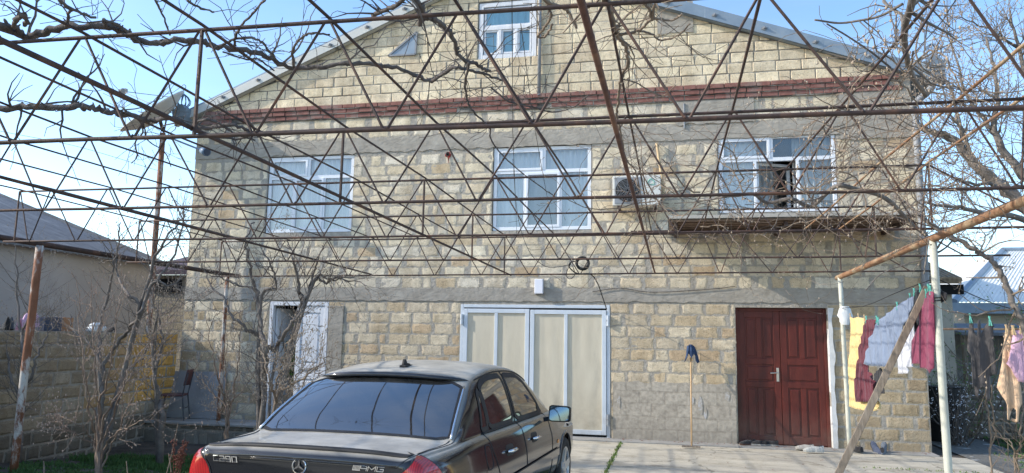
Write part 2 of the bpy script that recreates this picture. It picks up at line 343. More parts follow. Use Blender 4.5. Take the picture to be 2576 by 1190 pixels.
M['seat'] = vary('dark_seat', (.02, .02, .022), (.045, .043, .042), 8, .8, bump=.2)
M['amber'] = vary('amber_lens', (.55, .18, .03), (.65, .25, .05), 8, .2, bump=0)
def lens_mat():
    m, nt, b, out = newmat('red_lamp_lens')
    tc = N(nt, 'TexCoord'); w = N(nt, 'TexWave', i_Scale=26, i_Distortion=.3); L(nt, tc.outputs['Object'], w.inputs['Vector'])
    r = ramp(nt, w.outputs[0], [(.2, (.30, .008, .010)), (.8, (.50, .02, .02))]); L(nt, r.outputs[0], b.inputs['Base Color'])
    b.inputs['Roughness'].default_value = .16; b.inputs['Coat Weight'].default_value = .7; b.inputs['Specular IOR Level'].default_value = .6
    return m
M['redlens'] = lens_mat()
M['mirrorglass'] = vary('mirror_glass', (.45, .62, .78), (.5, .68, .84), 2, .04, metal=1, bump=0)
def brickwall(name, cols, mort, bw=.40, bh=.20, rough=.93, bump=.7, wob=.02):
    m, nt, b, out = newmat(name)
    tc = N(nt, 'TexCoord'); n = N(nt, 'TexNoise', i_Scale=3, i_Detail=4); L(nt, tc.outputs['Object'], n.inputs['Vector'])
    sp = N(nt, 'SeparateXYZ'); L(nt, tc.outputs['Object'], sp.inputs[0]); ad = N(nt, 'Math', operation='ADD'); L(nt, sp.outputs[0], ad.inputs[0]); L(nt, sp.outputs[1], ad.inputs[1])
    cb = N(nt, 'CombineXYZ'); L(nt, ad.outputs[0], cb.inputs[0]); L(nt, sp.outputs[2], cb.inputs[1])
    mx = N(nt, 'MixRGB', blend_type='LINEAR_LIGHT'); mx.inputs[0].default_value = wob; L(nt, cb.outputs[0], mx.inputs[1]); L(nt, n.outputs['Color'], mx.inputs[2])
    br = N(nt, 'TexBrick', i_Scale=1, i_Mortar_Size=.014); br.inputs['Brick Width'].default_value = bw; br.inputs['Row Height'].default_value = bh; br.inputs['Mortar Smooth'].default_value = .2
    br.inputs['Color1'].default_value = c4(cols[0]); br.inputs['Color2'].default_value = c4(cols[1]); br.inputs['Mortar'].default_value = c4(mort); L(nt, mx.outputs[0], br.inputs['Vector'])
    n2 = N(nt, 'TexNoise', i_Scale=20, i_Detail=6); L(nt, tc.outputs['Object'], n2.inputs['Vector']); r2 = ramp(nt, n2.outputs[0], [(.3, (.7, .7, .7)), (.7, (1.15, 1.15, 1.15))])
    col = mixc(nt, 1, br.outputs[0], r2.outputs[0], 'MULTIPLY'); L(nt, col, b.inputs['Base Color']); b.inputs['Roughness'].default_value = rough
    mm = N(nt, 'Math', operation='MULTIPLY_ADD'); L(nt, br.outputs['Fac'], mm.inputs[0]); mm.inputs[1].default_value = -1.2; L(nt, n2.outputs[0], mm.inputs[2])
    bp = N(nt, 'Bump', i_Strength=bump, i_Distance=.02); L(nt, mm.outputs[0], bp.inputs['Height']); L(nt, bp.outputs[0], b.inputs['Normal'])
    return m
M['sidestone'] = brickwall('side_stone', ((.36, .31, .22), (.42, .37, .28)), (.25, .24, .22))
M['plaster'] = brickwall('cement_plaster_over_blocks', ((.43, .38, .31), (.47, .42, .345)), (.39, .345, .28), .42, .205, bump=.25, wob=.035)
M['pavers'] = brickwall('paving_stones', ((.36, .355, .34), (.43, .42, .40)), (.16, .155, .14), .3, .2)

def insert(m, fn):                           # rework what feeds the base colour
    nt = m.node_tree; p = nt.nodes['Principled BSDF']; l = p.inputs['Base Color'].links[0]; src = l.from_socket; nt.links.remove(l)
    L(nt, fn(nt, src), p.inputs['Base Color'])
def grime(name, h, col, k, xy=5):            # splashed dirt fading upwards from the ground
    def fn(nt, src):
        tc = N(nt, 'TexCoord'); sp = N(nt, 'SeparateXYZ'); L(nt, tc.outputs['Object'], sp.inputs[0]); n = N(nt, 'TexNoise', i_Scale=xy, i_Detail=7, i_Roughness=.7); L(nt, tc.outputs['Object'], n.inputs['Vector'])
        a = N(nt, 'MapRange', i_From_Min=0, i_From_Max=h, i_To_Min=1, i_To_Max=0); L(nt, sp.outputs[2], a.inputs[0])
        r_ = ramp(nt, n.outputs[0], [(.35, (.25, .25, .25)), (.7, (1, 1, 1))]); q = N(nt, 'Math', operation='MULTIPLY', use_clamp=True); L(nt, a.outputs[0], q.inputs[0]); L(nt, r_.outputs[0], q.inputs[1])
        q2 = N(nt, 'Math', operation='MULTIPLY', use_clamp=True); L(nt, q.outputs[0], q2.inputs[0]); q2.inputs[1].default_value = k
        return mixc(nt, q2.outputs[0], src, col)
    insert(M[name], fn)
grime('cream', .9, (.24, .19, .13), .75); grime('bluewhite', .7, (.25, .20, .15), .7); grime('redwood', .6, (.19, .15, .12), .55); grime('stone', .5, (.22, .19, .15), .6); grime('mortar', .5, (.20, .175, .14), .6); grime('plaster', .45, (.21, .185, .15), .75); grime('oldwood_white', .6, (.28, .25, .2), .6); grime('whitewash', .5, (.35, .31, .25), .6)
def yardfn(nt, src):
    tc = N(nt, 'TexCoord'); o = tc.outputs['Object']; n = N(nt, 'TexNoise', i_Scale=1.6, i_Detail=6, i_Roughness=.6); L(nt, o, n.inputs['Vector'])
    mx = N(nt, 'MixRGB', blend_type='LINEAR_LIGHT'); mx.inputs[0].default_value = .35; L(nt, o, mx.inputs[1]); L(nt, n.outputs['Color'], mx.inputs[2])
    v = N(nt, 'TexVoronoi', feature='DISTANCE_TO_EDGE', i_Scale=.55); L(nt, mx.outputs[0], v.inputs['Vector']); r_ = ramp(nt, v.outputs['Distance'], [(.0, (.30, .28, .25)), (.010, (1, 1, 1))]); c_ = mixc(nt, .75, src, r_.outputs[0], 'MULTIPLY')
    n2 = N(nt, 'TexNoise', i_Scale=2.3, i_Detail=9, i_Roughness=.72); L(nt, o, n2.inputs['Vector']); r2 = ramp(nt, n2.outputs[0], [(.36, (.62, .59, .54)), (.50, (1, 1, 1))]); c_ = mixc(nt, .7, c_, r2.outputs[0], 'MULTIPLY')
    n3 = N(nt, 'TexNoise', i_Scale=38, i_Detail=2); L(nt, o, n3.inputs['Vector']); r3 = ramp(nt, n3.outputs[0], [(.30, (.55, .5, .45)), (.36, (1, 1, 1))]); return mixc(nt, .7, c_, r3.outputs[0], 'MULTIPLY')
insert(M['patio'], yardfn)
# ------------------------------------------------------------------ the setting
W = 12.746                                # the house front stands on this plane
rng = random.Random(7)
g = MB(); nx = 70
def gheight(x, y):
    if x > -4.4 and x < 4.6: return -.012
    k = min(1, max(0, (-4.4 - x) / .8)) if x < 0 else min(1, (x - 4.6) / .8)
    sm = lambda a, b_, v: (lambda q: q * q * (3 - 2 * q))(min(1, max(0, (v - a) / (b_ - a))))
    dip = -.26 * sm(7.0, 10.6, y) * sm(-4.5, -5.4, x)
    return -.012 + dip + k * (.05 * noise.noise(Vector((x * .8, y * .8, 0))) + .03 * noise.noise(Vector((x * 3, y * 3, 5))))
xs = [-140, -70, -30] + [-20 + i * .28 for i in range(126)] + [20, 30, 70, 140]; ys = [-60, -20] + [-4 + i * .28 for i in range(90)] + [30, 60, 130, 260]
g.grid([[(x, y, gheight(x, y)) for x in xs] for y in ys])
tag(g.build('ground', M['soil'], smooth=True), kind='structure')
# concrete yard: cast in bays with open joints
def slab(x0, x1, y0, y1, z1, sd):
    r = random.Random(sd); b = MB(); n, k = max(2, int((x1 - x0) / .25)), max(2, int((y1 - y0) / .25))
    rows = [[(lerp(x0, x1, i / n) + (r.uniform(-.012, .012) if j in (0, k) else 0), lerp(y0, y1, j / k) + (r.uniform(-.012, .012) if i in (0, n) else 0), z1 + .004 * noise.noise(Vector((i * .4, j * .4, sd)))) for i in range(n + 1)] for j in range(k + 1)]
    b.grid(rows)
    rim = [rows[0][i] for i in range(n + 1)] + [rows[j][n] for j in range(1, k + 1)] + [rows[k][i] for i in range(n - 1, -1, -1)] + [rows[j][0] for j in range(k - 1, 0, -1)]
    m = len(rim); b.add([p for p in rim] + [(p[0], p[1], -.05) for p in rim], [(i, (i + 1) % m, m + (i + 1) % m, m + i) for i in range(m)])
    return b
yard = MB()
for i, q in enumerate([(-4.3, -.86, 8.55, 12.40), (-.83, 4.22, 8.55, 12.40), (-4.3, -.86, 4.6, 8.52), (-.83, 4.22, 4.6, 8.52), (-4.3, 4.22, -2.5, 4.57)]):
    s_ = slab(*q, .012 + .002 * i, i + 3); yard.add(s_.v, s_.f)
tag(yard.build('yard_paving', M['patio'], smooth=False), kind='structure')
b = MB(); b.box(-5.3, 1.0, 12.42, W + .05, -.05, .034); b.box(1.0, 3.86, 12.42, W + .05, -.05, .03); tag(b.build('wall_foot_strip', M['step'], bevel=.008), kind='structure')  # flat grey strip along the foot of the wall, darker than the yard
b = MB(); b.grid([[(4.25 + i * .35, 8 + j * .6, .006) for i in range(4)] for j in range(26)]); tag(b.build('alley_path', M['pavers']), kind='structure')
# weeds in the joints
def tuft(mb, c, n, h, spread, r, w=.006):
    for _ in range(n):
        a = r.uniform(0, 6.28); q = r.uniform(0, spread); p = Vector(c) + Vector((math.cos(a) * q, math.sin(a) * q, 0)); hh = h * r.uniform(.4, 1.1)
        t = Vector((r.uniform(-.6, .6) * hh, r.uniform(-.6, .6) * hh, hh)); sd = Vector((math.cos(a + 1), math.sin(a + 1), 0)) * w
        mb.add([p - sd, p + sd, p + t * .55 + sd * .8 + Vector((0, 0, hh * .1)), p + t], [(0, 1, 2), (0, 2, 3)])
wd = MB(); r = random.Random(3)
for i in range(170):
    y = r.uniform(8.6, 12.4); tuft(wd, (-.845 + r.uniform(-.02, .02), y, .012), r.choice((1, 2, 5)), .035, .03, r)
for i in range(220): tuft(wd, (r.uniform(-1.0, .1) + r.gauss(0, .1), 8.53 + r.gauss(0, .09), .012), 5, .06, .06, r)
for i in range(60): tuft(wd, (r.uniform(2.4, 4.2), 11.0 + r.gauss(0, .03), .012), 2, .03, .03, r)
tag(wd.build('joint_weeds', M['weed'], fixn=False), label='weeds growing in the open joints of the concrete yard', cat='weeds', kind='stuff')
gr = MB(); r = random.Random(5)
def patch(cx, cy, rx, ry, n, h):
    for i in range(n):
        a = r.uniform(0, 6.28); q = math.sqrt(r.random()) * r.uniform(.75, 1.1); x, y = cx + math.cos(a) * q * rx, cy + math.sin(a) * q * ry
        if noise.noise(Vector((x * 2.2, y * 2.2, 3))) < -.25: continue
        tuft(gr, (x, y, gheight(x, y)), 6, h * (.6 + .6 * max(0, noise.noise(Vector((x * 3, y * 3, 9))) + .4)), .05, r, .007)
patch(-7.2, 9.7, 1.35, .75, 1700, .09); patch(-6.0, 8.6, .75, .55, 800, .10); patch(-5.4, 8.35, 1.3, .7, 700, .07); patch(-7.0, 7.2, 1.2, .55, 900, .08); patch(-4.85, 7.0, .45, .7, 900, .09); patch(-5.1, 9.4, .8, .4, 500, .07); patch(-6.2, 6.3, .9, .5, 500, .07); patch(-6.4, 8.5, 2.2, .8, 700, .05); patch(-7.6, 8.0, 1.0, .8, 250, .05); patch(-6.3, 7.4, 1.6, .6, 900, .05)
tag(gr.build('grass', M['grass'], fixn=False), label='low green grass and weeds growing in the garden soil beside the car', cat='grass', kind='stuff')
gr = MB(); patch(5.6, 11.5, 1.0, 2.2, 900, .07); patch(6.4, 14, 1.2, 2, 700, .08)
tag(gr.build('ground_cover', M['grass'], fixn=False), label='sparse dull green ground cover on the bank beside the alley', cat='ground cover', kind='stuff')

# ------------------------------------------------------------------ the house
HX0, HX1 = -9.30, 3.855
house = thing('stone_house', (-2.7, W, 0), 'two storey pale stone block house with gable, red brick band and white windows', 'house')
WINS = {'left': (-7.68, -5.88, 3.585, 5.09), 'mid': (-3.165, -1.365, 3.56, 5.105), 'right': (.785, 2.68, 3.805, 5.145), 'attic': (-3.5, -2.38, 6.79, 7.92)}
GAR, DOOR, SIDE = (-3.70, -1.05, .0, 2.245), (1.01, 2.44, .0, 2.225), (-7.46, -6.25, .10, 2.28)
OPEN = list(WINS.values()) + [GAR, DOOR, SIDE]
pL = [at(647, 225, W), at(1112, 0, W)]; pR = [at(1609, 10, W), at(2129, 150, W)]
kL = (pL[1].z - pL[0].z) / (pL[1].x - pL[0].x); kR = (pR[1].z - pR[0].z) / (pR[1].x - pR[0].x)
def roofz(x): return min(pL[0].z + kL * (x - pL[0].x), pR[0].z + kR * (x - pR[0].x))
XR = (pR[0].z - kR * pR[0].x - pL[0].z + kL * pL[0].x) / (kL - kR); ZR = roofz(XR)
wall = MB(); wall.a = []
def wadd(vs, fs, mi, cols):
    wall.add(vs, fs, mi); wall.a += cols
Z6 = 6.05
# backing sheet with its openings
xcut = sorted(set([HX0, HX1, XR] + [o[0] for o in OPEN] + [o[1] for o in OPEN])); zcut = sorted(set([-.1, Z6] + [z for o in OPEN[:3] + OPEN[4:] for z in (o[2], o[3])]))
for i in range(len(xcut) - 1):
    x0, x1 = xcut[i], xcut[i + 1]; xm = (x0 + x1) / 2
    for j in range(len(zcut) - 1):
        z0, z1 = zcut[j], zcut[j + 1]; zm = (z0 + z1) / 2
        if any(o[0] < xm < o[1] and o[2] < zm < o[3] for o in OPEN): continue
        wadd([(x0, W, z0), (x1, W, z0), (x1, W, z1), (x0, W, z1)], [(0, 1, 2, 3)], 0, [(0, 0, 0, 0)] * 4)
    a = WINS['attic']
    def gp(za0, za1, top):
        wadd([(x0, W, za0), (x1, W, za0), (x1, W, top(x1)), (x0, W, top(x0))], [(0, 1, 2, 3)], 1, [(0, 0, 0, 0)] * 4)
    if a[0] - .01 < xm < a[1] + .01:
        gp(Z6, 0, lambda x: a[2]); gp(a[3], 0, roofz)
    else: gp(Z6, 0, lambda x: max(roofz(x), Z6 + .01))
for o in OPEN:                            # reveals
    d = .30; x0, x1, z0, z1 = o
    for q in ([(x0, W, z0), (x0, W + d, z0), (x0, W + d, z1), (x0, W, z1)], [(x1, W, z0), (x1, W, z1), (x1, W + d, z1), (x1, W + d, z0)], [(x0, W, z1), (x0, W + d, z1), (x1, W + d, z1), (x1, W, z1)], [(x0, W, z0), (x1, W, z0), (x1, W + d, z0), (x0, W + d, z0)]):
        wadd(q, [(0, 1, 2, 3)], 0, [(0, 0, 0, 0)] * 4)
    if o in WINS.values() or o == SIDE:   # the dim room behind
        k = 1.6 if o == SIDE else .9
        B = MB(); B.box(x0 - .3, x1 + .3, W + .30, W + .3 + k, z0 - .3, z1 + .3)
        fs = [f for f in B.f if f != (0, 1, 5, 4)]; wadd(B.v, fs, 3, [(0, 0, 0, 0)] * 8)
D_ = 10.5
wadd([(HX0, W, -.1), (HX0, W + D_, -.1), (HX0, W + D_, 6.0), (HX0, W, 6.0), (HX1, W, -.1), (HX1, W + D_, -.1), (HX1, W + D_, 6.05), (HX1, W, 6.05)], [(0, 3, 2, 1), (4, 5, 6, 7), (1, 2, 6, 5)], 4, [(0, 0, 0, 0)] * 8)
wadd([(HX0, W + D_, 5.98), (HX1, W + D_, 5.98), (HX1, W + D_, roofz(HX1)), (XR, W + D_, ZR), (HX0, W + D_, roofz(HX0))], [(0, 1, 2, 3, 4)], 4, [(0, 0, 0, 0)] * 5)
# the stone blocks laid on it
def block(x0, x1, z0, z1, col, rough, out, inset, r, ztop=None, ytop=W, ea=.30):
    def edge(a, b_):
        n = max(2, int((Vector(b_) - Vector(a)).length / .055)); return [(lerp(a[0], b_[0], i / n), lerp(a[1], b_[1], i / n)) for i in range(n)]
    zt0, zt1 = (z1, z1) if ztop is None else (min(z1, ztop(x0)), min(z1, ztop(x1)))
    if zt0 - z0 < .03 and zt1 - z0 < .03: return
    P = edge((x0, z0), (x1, z0)) + edge((x1, z0), (x1, max(zt1, z0 + .01))) + edge((x1, max(zt1, z0 + .01)), (x0, max(zt0, z0 + .01))) + edge((x0, max(zt0, z0 + .01)), (x0, z0))
    n = len(P); cx = sum(p[0] for p in P) / n; cz = sum(p[1] for p in P) / n; vs = []; sd = r.uniform(0, 99); tilt = r.uniform(-.03, .03); tx = r.uniform(-.02, .02)
    for k, (px, pz) in enumerate(P):
        j = rough * (noise.noise(Vector((px * 14, pz * 14, sd))) * 1.3 + r.uniform(-.4, .4)); dx, dz = cx - px, cz - pz; l = math.hypot(dx, dz) or 1
        vs.append((px + dx / l * j, ytop - .001, pz + dz / l * j))
    hw, hh = (x1 - x0) / 2, (z1 - z0) / 2
    for k, (px, pz) in enumerate(P):
        sx, sz = max(.2, 1 - inset / hw), max(.2, 1 - inset / hh)
        x, z = cx + (px - cx) * sx, cz + (pz - cz) * sz
        vs.append((x, ytop - out - (z - cz) * tilt - (x - cx) * tx + .004 * noise.noise(Vector((px * 9, pz * 9, sd))), z))
    al = r.uniform(.75, 1.0)
    wadd(vs, [(k, (k + 1) % n, n + (k + 1) % n, n + k) for k in range(n)] + [tuple(range(n, 2 * n))], 2, [(*col, ea)] * n + [(*col, al)] * n)
PAL = {'gable': [(0.690, 0.607, 0.461), (0.711, 0.627, 0.481), (0.670, 0.587, 0.451), (0.700, 0.617, 0.486), (0.649, 0.577, 0.456), (0.720, 0.637, 0.486), (0.619, 0.532, 0.407)],
       'upper': [(0.670, 0.597, 0.471), (0.690, 0.622, 0.506), (0.640, 0.567, 0.451), (0.619, 0.557, 0.466), (0.680, 0.602, 0.471), (0.644, 0.592, 0.511), (0.640, 0.552, 0.427)],
       'low': [(0.588, 0.507, 0.387), (0.558, 0.473, 0.357), (0.619, 0.547, 0.437), (0.527, 0.433, 0.312), (0.507, 0.398, 0.283), (0.598, 0.527, 0.417), (0.569, 0.497, 0.397)],
       'brown': [(0.426, 0.348, 0.243), (0.456, 0.373, 0.263), (0.406, 0.328, 0.228), (0.477, 0.398, 0.293), (0.385, 0.308, 0.218)]}
def interval(z0, z1, x0, x1):
    I = [(x0, x1)]
    for o in OPEN:
        if o[2] < z1 - .02 and o[3] > z0 + .02:
            J = []
            for a, c in I:
                if o[1] <= a or o[0] >= c: J.append((a, c)); continue
                if o[0] - a > .04: J.append((a, o[0]))
                if c - o[1] > .04: J.append((o[1], c))
            I = J
    return I
def course(z0, h, x0, x1, pal, gv, gh, rough, out, inset, r, ln=(.34, .41), ztop=None, short=.14, ea=.30):
    for a, c in interval(z0, z0 + h, x0, x1):
        x = a + r.uniform(.0, .02); first = True
        while x < c - .03:
            l = r.uniform(*ln) if r.random() > short else r.uniform(.10, .22)
            if first: l *= r.uniform(.35, 1); first = False
            e = min(x + l, c - .008)
            if c - e < .08: e = c - .008
            if e - x > .04:
                col = r.choice(PAL[pal(x) if callable(pal) else pal]); k = r.uniform(.93, 1.07); col = tuple(q * k for q in col)
                d0, d1 = r.uniform(0, .012) * (gh > .02), r.uniform(0, .014) * (gh > .02)
                block(x, e, z0 + gh / 2 + d0, z0 + h - gh / 2 - d1, col, rough, out * (.6 + r.random()), inset, r, ztop, W, ea)
            x = e + gv * r.uniform(.4, 1.9)
r = random.Random(21)
z = Z6 + .01
while z < ZR:
    hh = .187
    xl, xr = max(HX0, pL[0].x + (z + .02 - pL[0].z) / kL), min(HX1, pR[0].x + (z + .02 - pR[0].z) / kR)
    course(z, hh, xl, xr, 'gable', .010, .012, .004, .007, .014, r, (.37, .41), roofz, .07, .60 if z > Z6 + .6 else .26); z += hh
for i in range(2): course(5.385 + i * .2, .198, HX0, HX1, 'upper', .065, .012, .020, .004, .04, r)
for i in range(13): course(2.535 + i * .1918, .1918, HX0, HX1, (lambda x: r.choice(('upper', 'upper', 'upper', 'low'))) if i > 1 else (lambda x: r.choice(('upper', 'upper', 'low'))), .058, .012, .022, .004, .042, r)
for i in range(12):
    zz = 2.285 - (i + 1) * .1925
    course(zz, .1925, HX0, 2.2, lambda x: 'low' if x > -6.2 else r.choice(('low', 'upper', 'brown')), .04, .014, .020, .005, .040, r)
    course(zz, .1925, 2.2, HX1, 'brown', .032, .018, .012, .005, .034, r)
ow = wall.build('wall', [M['mortar'], M['joint'], M['stone'], M['dark'], M['sidestone']], house, fixn=False)
# concrete belts, plinth plaster, patches
def wavy(x0, x1, z0, z1, y, amp, sd, step=.07):
    b = MB(); n = max(2, int((x1 - x0) / step)); k = max(2, int((z1 - z0) / .08))
    b.grid([[(lerp(x0, x1, i / n), y - .002 * noise.noise(Vector((i * .5, j * .5, sd))), lerp(z0, z1, j / k) + (amp * noise.noise(Vector((i * .45, j * 3, sd))) * (1 if j in (0, k) else 0))) for i in range(n + 1)] for j in range(k + 1)])
    rim = [b.v[i] for i in range(n + 1)]; top = [b.v[k * (n + 1) + i] for i in range(n + 1)]
    for q in (rim, top): b.grid([q, [(p[0], W + .01, p[2]) for p in q]])
    return b
wavy(HX0, HX1, 5.10, 5.345, W - .016, .045, 1).build('concrete_belt', M['beam'], house, smooth=True)
wavy(HX0, HX1, 2.305, 2.52, W - .017, .035, 2).build('concrete_belt', M['beam'], house, smooth=True)
wavy(-1.0, .985, -.02, .97, W - .030, .05, 3).build('plinth_plaster', M['plaster'], house, smooth=True)
b = wavy(.1, 1.4, 5.375, 5.81, W - .022, .05, 9); b.build('cement_patch', M['beam'], house, smooth=True)
wavy(2.75, 3.85, 5.0, 6.03, W - .024, .04, 10).build('cement_patch', M['beam'], house, smooth=True)
wavy(-.20, .42, 7.05, 7.62, W - .024, .04, 11).build('cement_patch', M['beam'], house, smooth=True)
wavy(-6.24, -5.95, .3, 2.2, W - .020, .03, 12).build('cement_patch', M['beam'], house, smooth=True)
b = MB(); r = random.Random(4)
for (x, z, w, h) in ((.42, .62, .10, .34), (.50, .5, .05, .25), (.85, .78, .12, .18), (-.9, .62, .07, .2), (.3, .7, .06, .15)):
    b = MB(); P = [(x + w / 2 * math.cos(a) * r.uniform(.6, 1.1), W - .0365, z + h / 2 * math.sin(a) * r.uniform(.6, 1.1)) for a in [i * .5 for i in range(12)]]; b.add(P, [tuple(range(12))]); b.build('paint_smear', M['smear'], house)
# red brick band, three courses stepping out
b = MB(); r = random.Random(8)
for k in range(3):
    z0 = 5.80 + k * .088; x = HX0 + .08 + k * .06
    while x < 3.52:
        l = r.uniform(.20, .27); o_ = .035 + k * .022 + r.uniform(-.006, .006)
        b.box(x, x + l, W - o_, W - .002, z0 + r.uniform(0, .006), z0 + .078 + r.uniform(-.004, .004)); x += l + r.uniform(.008, .016)
b.build('brick_band', M['brick'], house, bevel=.005)
b = MB()
for k in range(3): b.box(HX0 + .08, 3.5, W - .03 - k * .02, W - .001, 5.795 + k * .088 - .004, 5.795 + k * .088 + .006)
b.box(HX0 + .05, 3.5, W - .03, W - .001, 5.80, 6.05); b.build('band_mortar', M['joint'], house)

def bars(mb, x0, x1, z0, z1, w, y0, y1, mi=0):
    mb.box(x0, x0 + w, y0, y1, z0, z1, mi); mb.box(x1 - w, x1, y0, y1, z0, z1, mi); mb.box(x0 + w, x1 - w, y0 + .0005, y1, z0, z0 + w, mi); mb.box(x0 + w, x1 - w, y0 + .0005, y1, z1 - w, z1, mi)
def pane(x0, x1, z0, z1, y, par, mat='pane'):
    b = MB(); b.add([(x0, y, z0), (x1, y, z0), (x1, y, z1), (x0, y, z1)], [(0, 1, 2, 3)]); return b.build('pane', M[mat], par, fixn=False)
def drape(x0, x1, z0, z1, y, par, mat='curtain', amp=.022, per=.11, sd=0):
    b = MB(); n = max(6, int((x1 - x0) / .018)); rr = random.Random(sd); ph = rr.uniform(0, 6)
    f = lambda x: amp * (math.sin(x / per * 6.28 + ph + 1.2 * math.sin(x * 5.1)) + .4 * math.sin(x / per * 14 + ph))
    b.grid([[(lerp(x0, x1, i / n), y + f(lerp(x0, x1, i / n)) * (.7 + .3 * j), lerp(z0, z1, j / 3)) for i in range(n + 1)] for j in range(4)])
    return b.build('curtain', M[mat], par, smooth=True, fixn=False)
def pvc_window(o, label, split_top, split_low, ztr, open_mid=False, rec=.035, sd=0):
    x0, x1, z0, z1 = o; f = MB(); w = .062; ya, yb = W + rec, W + rec + .065
    g_ = .012; bars(f, x0 + g_, x1 - g_, z0 + g_, z1 - g_, w, ya, yb)
    X = lambda t: lerp(x0, x1, t); zt = lerp(z1, z0, ztr); m = .032
    f.box(x0 + g_ + w, x1 - g_ - w, ya + .001, yb - .002, zt - m, zt + m)
    f.box(X(split_top) - m, X(split_top) + m, ya + .002, yb - .003, zt + m, z1 - g_ - w)
    for t in split_low: f.box(X(t) - m * .8, X(t) + m * .8, ya + .002, yb - .003, z0 + g_ + w, zt - m)
    wn = f.build('window', M['pvc'], house, bevel=.004); tag(wn, label)
    fx0, fx1, fz0, fz1 = x0 + g_ + w, x1 - g_ - w, z0 + g_ + w, z1 - g_ - w
    s = MB(); sw = .045; bars(s, fx0 - .012, X(split_top) - m + .012, zt + m - .012, fz1 + .012, sw, ya - .012, yb - .006); so = s.build('sash', M['pvc'], wn, bevel=.004)
    pane(fx0 + sw - .014, X(split_top) - m - sw + .014, zt + m + sw - .014, fz1 - sw + .014, ya + .02, wn)
    pane(X(split_top) + m - .004, fx1 + .004, zt + m - .004, fz1 + .004, ya + .03, wn)
    c = [fx0] + [X(t) for t in split_low] + [fx1]
    for k in range(3):
        a = c[k] + (m * .8 if k else 0); e = c[k + 1] - (m * .8 if k < 2 else 0)
        if k == 1:
            s = MB(); ym = ya - .012
            if open_mid:                     # casement swung into the room about its left side
                bars(s, 0, e - a, fz0 - .0, zt - m, sw, 0, .05); an = rad(24); cs, sn = math.cos(an), math.sin(an)
                s.v = [(a + v[0] * cs - v[1] * sn, yb + .01 + v[0] * sn + v[1] * cs, v[2]) for v in s.v]; s.build('sash', M['pvc'], wn)
                b = MB(); P = [(sw * .9, fz0 + sw * .9), (e - a - sw * .9, fz0 + sw * .9), (e - a - sw * .9, zt - m - sw * .9), (sw * .9, zt - m - sw * .9)]
                b.add([(a + p[0] * cs - .02 * sn, yb + .01 + p[0] * sn + .02 * cs, p[1]) for p in P], [(0, 1, 2, 3)]); b.build('pane', M['pane_clear'], wn, fixn=False)
            else:
                bars(s, a - .012, e + .012, fz0 - .012, zt - m + .012, sw, ym, yb - .006); s.build('sash', M['pvc'], wn, bevel=.004)
                pane(a + sw - .014, e - sw + .014, fz0 + sw - .014, zt - m - sw + .014, ya + .02, wn)
        else: pane(a - .004, e + .004, fz0 - .004, zt - m + .004, ya + .03, wn)
    # black bars round the frame, the reveal's shadow line put in as colour
    b = MB(); bars(b, x0 + .001, x1 - .001, z0 + .001, z1 - .001, .016, W + rec + .004, W + rec + .05); b.build('frame_shade', M['blacktrim'], wn)
    return wn, fx0, fx1, fz0, fz1, zt
wn, a, e, z0, z1, zt = pvc_window(WINS['left'], 'white framed window at the left of the upper storey', .47, (.31, .66), .28, sd=1)
drape(a - .1, e + .1, z0 - .1, z1 + .1, W + .15, wn, sd=1)
wn, a, e, z0, z1, zt = pvc_window(WINS['mid'], 'white framed window in the middle of the upper storey', .52, (.33, .69), .30, sd=2)
drape(a - .1, a + (e - a) * .31, z0 - .1, zt, W + .15, wn, sd=2); drape(a + (e - a) * .66, e + .1, z0 - .1, zt, W + .15, wn, sd=3); drape(a - .1, e + .1, zt, z1 + .1, W + .16, wn, sd=6)
drape(a + (e - a) * .31, a + (e - a) * .67, z0 - .1, zt, W + .18, wn, 'curtain_grey', .006, .3, sd=4)
wn, a, e, z0, z1, zt = pvc_window(WINS['right'], 'white framed window at the right with its middle sash swung open', .46, (.32, .68), .32, True, sd=3, rec=.02)
drape(a - .1, a + (e - a) * .33, z0 - .1, z1 + .1, W + .15, wn, sd=7); drape(a + (e - a) * .33, a + (e - a) * .5, z0 - .1, z1 + .1, W + .40, wn, 'curtain_grey', sd=8); drape(a + (e - a) * .66, e + .1, z0 - .1, z1 + .1, W + .20, wn, 'curtain_grey', sd=9)
# attic casement in old painted timber
x0, x1, z0, z1 = WINS['attic']; f = MB(); bars(f, x0 + .01, x1 - .01, z0 + .01, z1 - .01, .085, W + .01, W + .09)
zt = lerp(z0, z1, .54); f.box(x0 + .11, x1 - .11, W + .012, W + .085, zt - .035, zt + .035)
for t in (.37, .65): f.box(lerp(x0, x1, t) - .028, lerp(x0, x1, t) + .028, W + .014, W + .08, z0 + .11, zt - .035)
wn = f.build('window', M['oldwood_white'], house, bevel=.006); tag(wn, 'old painted timber window with blue curtains high in the gable')
ed = [x0 + .11, lerp(x0, x1, .37), lerp(x0, x1, .65), x1 - .11]
for k in range(3):
    s = MB(); a, e = ed[k] + (.028 if k else 0), ed[k + 1] - (.028 if k < 2 else 0); bars(s, a, e, z0 + .11, zt - .035, .032, W + .03, W + .07); s.build('sash', M['oldwood_white'], wn, bevel=.003); pane(a + .02, e - .02, z0 + .13, zt - .055, W + .05, wn)
s = MB(); bars(s, x0 + .11, x1 - .11, zt + .035, z1 - .11, .035, W + .03, W + .07); s.build('sash', M['oldwood_white'], wn, bevel=.003); pane(x0 + .13, x1 - .13, zt + .055, z1 - .13, W + .05, wn)
drape(x0, x1, z0, z1, W + .11, wn, 'curtain_blue', .018, .16, sd=12)
